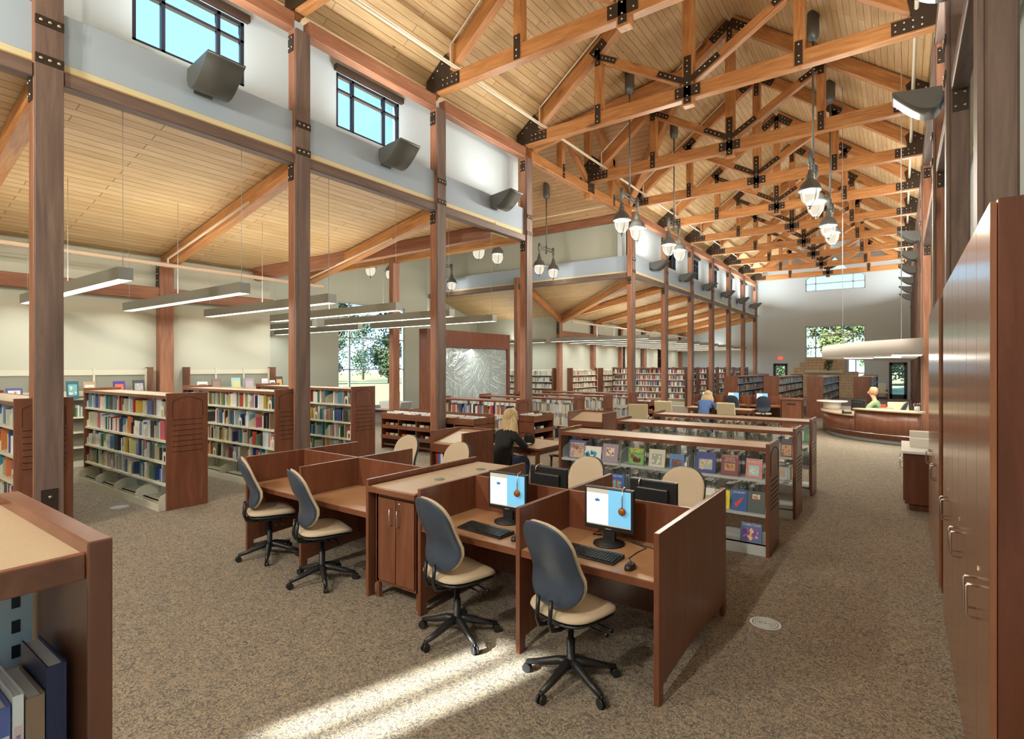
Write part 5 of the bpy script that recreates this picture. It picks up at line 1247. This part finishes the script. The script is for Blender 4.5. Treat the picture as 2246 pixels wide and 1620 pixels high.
armchair('cream lounge chair with its back turned, in front of the far carrels', (-3.95, 16.15, 0), radians(-8)); armchair('cream lounge chair beyond the farthest low range, left of the person in blue', (-5.75, 15.9, 0), radians(6)); armchair('slatted wooden lounge chair with cream cushions beyond the low ranges', (-6.0, 14.4, 0), radians(20), True)
armchair('cream armchair beside the far right exit door', (-.95, 39.6, 0), radians(190)); armchair('pale lounge chair behind the service desk counter', (.05, 18.6, 0), radians(200))
dup(ch, (-.15, 17.95, 0), radians(80), label='beige task chair of the librarian behind the service desk', group='task chairs at far desks')
# far computers
carrel('far row of computer carrels beyond the reading tables', (-5.96, -5.04, -4.15, -3.16), 19.2, 19.9, 20.5)
for i, x in enumerate((-5.5, -4.62, -3.7)):
    dup(mo, (x-.1, 19.66, .725), radians(4), label=['lit far monitor above the person in blue', 'lit far monitor in the middle of the far carrels', 'lit far monitor at the right end of the far carrels'][i], group='far computer monitors')
    dup(ch, (x+.08, 18.9, 0), radians(10*(i-1)), label=['dark-backed chair at the left far carrel', 'dark-backed chair at the middle far carrel', 'dark-backed chair at the right far carrel'][i], group='task chairs at far desks')
t = thing('book_return', 'brown book return cabinet with a dark slot, right of the far carrels', 'cabinet', (-2.85, 19.3, 0)); MB().box(-3.1, -2.55, 19.0, 19.6, .02, .96).build('body', cherry, t, .004); MB().box(-3.14, -2.50, 18.96, 19.64, .96, 1.0).build('top', cherry_x, t, .004); MB().box(-2.95, -2.7, 18.992, 19.0, .80, .85).build('return_slot', black, t)
# sloped book stand, counter box, disc browsers
def stand(label, x0, x1, y0, y1, h, name='book_stand'):
    t = thing(name, label, 'book stand', ((x0+x1)/2, (y0+y1)/2, 0), 'brown book stands')
    for x in (x0, x1-.03): MB().prism([(y0, 0), (y0+.06, 0), (y0+.07, .08), (y1-.07, .08), (y1-.06, 0), (y1, 0), (y1, h), (y0, h)], 'x', x, x+.03).build('side_panel', cherry, t, .003)
    MB().box(x0+.03, x1-.03, y1-.03, y1, .1, h).build('back_panel', cherry, t, .003)
    MB().prism([(y0, h-.18), (y1-.03, h-.03), (y1-.03, h-.05), (y0, h-.205)], 'x', x0+.03, x1-.03).build('sloped_top', laminate, t); MB().box(x0+.03, x1-.03, y0-.01, y0+.01, h-.28, h-.17).build('front_rail', cherry_x, t)
    for z in (.35, .6): MB().box(x0+.03, x1-.03, y0+.02, y1-.03, z-.02, z).build('shelf', cherry_x, t)
    return t
stand('brown stand with a sloped top holding a big open atlas', -5.24, -4.64, 5.33, 5.98, 1.13)
t = thing('open_atlas', 'large pale open atlas lying on the sloped stand', 'book'); MB().box(-.22, .22, -.2, .22, 0, .025).build('pages', paper, t, .004); t.rotation_euler = (radians(13.5), 0, 0); t.location = (-4.93, 5.62, 1.005)
for i, cn in enumerate(('red', 'royal blue', 'white', 'navy')):
    tag(MB().box(-5.17+.045*i, -5.13+.045*i, 5.37, 5.6, .60, .84).build('book', bookm[BN.index(cn)]), '%s book standing inside the sloped atlas stand' % BN[BN.index(cn)], 'book', 'books in the atlas stand')
stand('brown box-like stand beyond the study table', -5.47, -4.68, 9.5, 10.1, 1.1)
_dn = {}
def disc(M, x, y, z, w, lab, grp, ci):
    _dn[lab] = _dn.get(lab, 0)+1; n_ = _dn[lab]; lab = ('number %d ' % n_ if n_ > 14 else ordn(n_-1)+' ')+lab
    o = bpy.data.objects.new('disc_case', DISC[ci]); C.objects.link(o); o.matrix_basis = M @ Matrix.Translation((x, y, z)) @ Matrix.Rotation(radians(-14), 4, 'X') @ Matrix.Diagonal((w/.14, 1, 1, 1)); tag(o, lab, 'disc case', grp)
DISC = [MB().box(-.07, .07, 0, .11, 0, .125).mesh('disc_case', m) for m in (paper, bookm[6], bookm[9], bookm[12], bookm[5], bookm[2])]
def browser(label, L, d, h, pos, rz, nb, nm):
    t = thing('disc_browser', label, 'display bin', (0, 0, 0), 'wooden disc browsers'); bw = L/nb
    for i in range(nb+1): MB().box(min(bw*i, L-.025), min(bw*i, L-.025)+.025, 0, d, 0, h-.05).build('divider', cherry, t)
    MB().box(0, L, d-.02, d, .1, h).build('back_panel', cherry, t)
    for z in (h-.2, .50, .25): MB().box(0, L, -.01, .012, z, z+.14 if z > .5 else z+.09).box(0, L, 0, d-.02, z, z+.012).build('trough', cherry_x, t)
    MB().box(0, L, .05, .07, .08, .12).build('foot_rail', cherry_x, t)
    t.location = pos; t.rotation_euler = (0, 0, rz); M = Matrix.Translation(pos) @ Matrix.Rotation(rz, 4, 'Z')
    for i in range(nb):
        for z, lv in ((.512, 'middle'), (.262, 'lower')):
            for k in range(3 if bw > .5 else 2): disc(M, bw*i+.13+.17*k, .05, z, random.uniform(.1, .15), 'disc case in the %s trough of the %s, bin %s' % (lv, nm, ['one', 'two', 'three', 'four', 'five'][i]), 'disc cases in the %s' % nm, random.randrange(6))
        for k in range(4 if bw > .5 else 3):
            for yy in (.12, .35): disc(M, bw*i+.1+.14*k, yy, h-.15, .12, 'disc case, %s row, open top bin %s of the %s' % ('front' if yy < .2 else 'back', ['one', 'two', 'three', 'four', 'five'][i], nm), 'disc cases in the %s' % nm, random.choice([0, 3, 3, 5]))
browser('long disc browser with open bins running behind the atlas stand', 3.0, .7, .93, (-10.45, 8.93, 0), 0, 5, 'long disc browser')
browser('small disc browser with pockets facing right, behind the study table', .85, .42, .95, (-6.70, 10.1, 0), pi/2, 1, 'small disc browser')
browser('small far disc browser beside the far corner column', .85, .42, .95, (-6.55, 16.5, 0), pi/2, 1, 'far disc browser')
# mural wall
t = thing('mural_wall', 'brown framed wall holding an etched glass landscape mural', 'mural', (-12.6, 14.7, 0))
MB().box(-12.78, -12.42, 12.5, 12.8, 0, 3.25).box(-12.78, -12.42, 16.9, 17.05, 0, 3.25).box(-12.78, -12.42, 12.8, 16.9, 2.68, 3.25).box(-12.78, -12.42, 12.8, 16.9, 0, .3).build('frame', cherry, t)
for i in range(4):
    y = 12.8+1.025*i; MB().box(-12.52, -12.49, y+.006, y+1.019, .3, 2.68).build('glass_panel', mural, t)
area('mural_light', (-12.44, 14.8, 2.62), (-.15, 0, -1), 3.8, .05, 30, (1, .97, .9), t)
# child corner by the window
t = thing('toy_boat', 'white and orange play boat on a low table near the tall window', 'toy'); MB().prism([(-.5, 0), (.45, 0), (.6, .28), (-.62, .28)], 'y', 12.7, 13.2).build('hull', white, t, .03); MB().box(-.05, .1, 12.85, 13.05, .28, .62).build('funnel', redc, t)
t.location = (-14.4, 0, .52)
table('low play table by the tall window', -15.2, -13.95, 12.5, 13.5, .52, 'low tables by the window')
tag(MB().box(-15.6, -14.9, 11.2, 12.1, 0, .7).build('picture_book_bin', cherry, None, .01), 'low brown picture book bin left of the play table', 'display bin')

# ------------------------------------------------------------------ fireplace
t = thing('fireplace', 'stepped limestone fireplace on the far wall', 'fireplace', (-4.0, 41.0, 0))
def stone(x0, x1, y0, y1, z0, z1, name, par):
    m = MB()
    for ps, uv in (([(x0, y0, z0), (x1, y0, z0), (x1, y0, z1), (x0, y0, z1)], [(x0, z0), (x1, z0), (x1, z1), (x0, z1)]), ([(x0, y1, z0), (x0, y0, z0), (x0, y0, z1), (x0, y1, z1)], [(y1, z0), (y0, z0), (y0, z1), (y1, z1)]),
                   ([(x1, y0, z0), (x1, y1, z0), (x1, y1, z1), (x1, y0, z1)], [(y0, z0), (y1, z0), (y1, z1), (y0, z1)]), ([(x0, y0, z1), (x1, y0, z1), (x1, y1, z1), (x0, y1, z1)], [(x0, y0), (x1, y0), (x1, y1), (x0, y1)])): m.quad(ps, 0, uv)
    return m.build(name, stone_m, par)
stone(-5.95, -2.95, 41.05, 41.48, 0, 1.95, 'stone_surround', t); stone(-5.6, -2.95, 41.1, 41.48, 1.95, 2.3, 'stone_surround', t); stone(-5.3, -3.0, 41.12, 41.48, 2.3, 2.6, 'stone_surround', t); stone(-2.95, -2.25, 41.05, 41.48, 0, 1.7, 'stone_surround', t)
MB().box(-5.25, -3.1, 40.85, 41.06, 1.62, 1.76).build('mantel', paint, t, .01); MB().box(-4.7, -3.7, 41.04, 41.05, .25, 1.0).build('firebox', black, t)
t = thing('potted_plant', 'dark green plant on the fireplace mantel', 'plant', (-3.9, 40.95, 1.76)); MB().lathe([(0, 0), (.07, 0), (.1, .12), (0, .12)], (-3.9, 40.95, 1.76), 10).build('pot', bark, t)
m = MB()
for i in range(90):
    a, b = random.uniform(0, 2*pi), random.uniform(.05, .32); z = 1.88+random.uniform(0, .55); c = Vector((-3.9+b*cos(a)*.8, 40.93+b*sin(a)*.4, z)); u = Vector((random.uniform(-1, 1), random.uniform(-1, 1), random.uniform(-1, 1))).normalized()*.07; v = u.orthogonal().normalized()*.035
    m.quad([c-u, c+v, c+u, c-v])
m.build('leaves', leaf, t)
# ------------------------------------------------------------------ trees outside
def tree(x, y, h, w, lab, lm, n=900, trunk=.25, low=.15):
    t = thing('tree', lab, 'tree', (x, y, -.2), 'trees outside the windows')
    b = MB().tube([(x, y, -.3), (x+.1, y, h*.4), (x, y, h*.85)], [trunk, trunk*.7, trunk*.15], 8)
    for i in range(9):
        a = random.uniform(0, 6.28); z = h*random.uniform(.25, .75); b.tube([(x, y, z), (x+w*.7*cos(a), y+w*.7*sin(a), z+h*.12)], [trunk*.35, trunk*.1], 5)
    b.build('trunk', bark, t); m = MB()
    cl = [(random.uniform(0, 6.28), random.uniform(.0, .9), random.uniform(low, 1)) for _ in range(34)]
    for i in range(int(n*2.6)):
        a, r, z = random.choice(cl); pr = max(.15, sin(pi*min(1, (z-low)/(1.05-low))**.8))
        c = Vector((x+w*r*pr*cos(a), y+w*r*pr*sin(a), h*z))+Vector([random.gauss(0, w*.14) for _ in range(3)])
        u = Vector([random.uniform(-1, 1) for _ in range(3)]).normalized()*.17; v = u.orthogonal().normalized()*.12; m.quad([c-u, c+v, c+u, c-v])
    m.build('crown', lm, t)
tree(-58, 42, 12.5, 2.9, 'tall dark poplar-like tree outside the tall window', leaf, 1900, .4, .1); tree(-55, 48.5, 10, 3.0, 'broad green tree right of the tall one outside the window', leaf, 1700, .35, .08); tree(-70, 44, 8, 3.4, 'low green tree left outside the tall window', leaf, 1000, .3, .1)
tree(-62, 33, 8.5, 2.6, 'leafy tree at the left edge of the tall window', leaf2, 1300, .3, .1); tree(-75, 60, 10, 5, 'distant tree behind the field', leaf, 900)
tree(-5.6, 66, 8.6, 2.9, 'gnarled tree seen through the lower far window', leaf2, 1500, .3, .45); tree(-1.6, 60, 6, 2.2, 'green tree seen through the right far window pane', leaf, 1100, .25, .15); tree(.6, 80, 6, 3.5, 'tree behind the right exit door', leaf, 900); tree(-15, 90, 7, 4.5, 'distant tree behind the left exit door', leaf, 900)

# ------------------------------------------------------------------ realise the books
BOOKS.sort(key=lambda b: -b[2])
lead = [b for b in BOOKS if b[2] > 0][:262]; ids = set(id(b) for b in lead); rest = [b for b in BOOKS if id(b) not in ids]
for m, ci, imp, lab, grp in lead:
    if ci not in _bu: _bu[ci] = bookunit(ci)
    o = bpy.data.objects.new('book', _bu[ci]); C.objects.link(o); o.matrix_basis = m; tag(o, lab, 'book', grp)
V, F, I = [], [], []
for m, ci, *_ in rest:
    n = len(V)
    for p in ((-.5, 0, 0), (.5, 0, 0), (.5, 1, 0), (-.5, 1, 0), (-.5, 0, 1), (.5, 0, 1), (.5, 1, 1), (-.5, 1, 1)): V.append(m @ Vector(p))
    F += [(n, n+1, n+5, n+4), (n+1, n+2, n+6, n+5), (n+2, n+3, n+7, n+6), (n+3, n, n+4, n+7), (n+4, n+5, n+6, n+7)]; I += [ci]*4+[len(bookm)]
me = bpy.data.meshes.new('shelved_books'); me.from_pydata(V, [], F)
for x in bookm+[paper]: me.materials.append(x)
me.polygons.foreach_set('material_index', I); o = bpy.data.objects.new('shelved_books', me); C.objects.link(o)
tag(o, 'rows of shelved books filling all the farther shelves', 'books', kind='stuff')
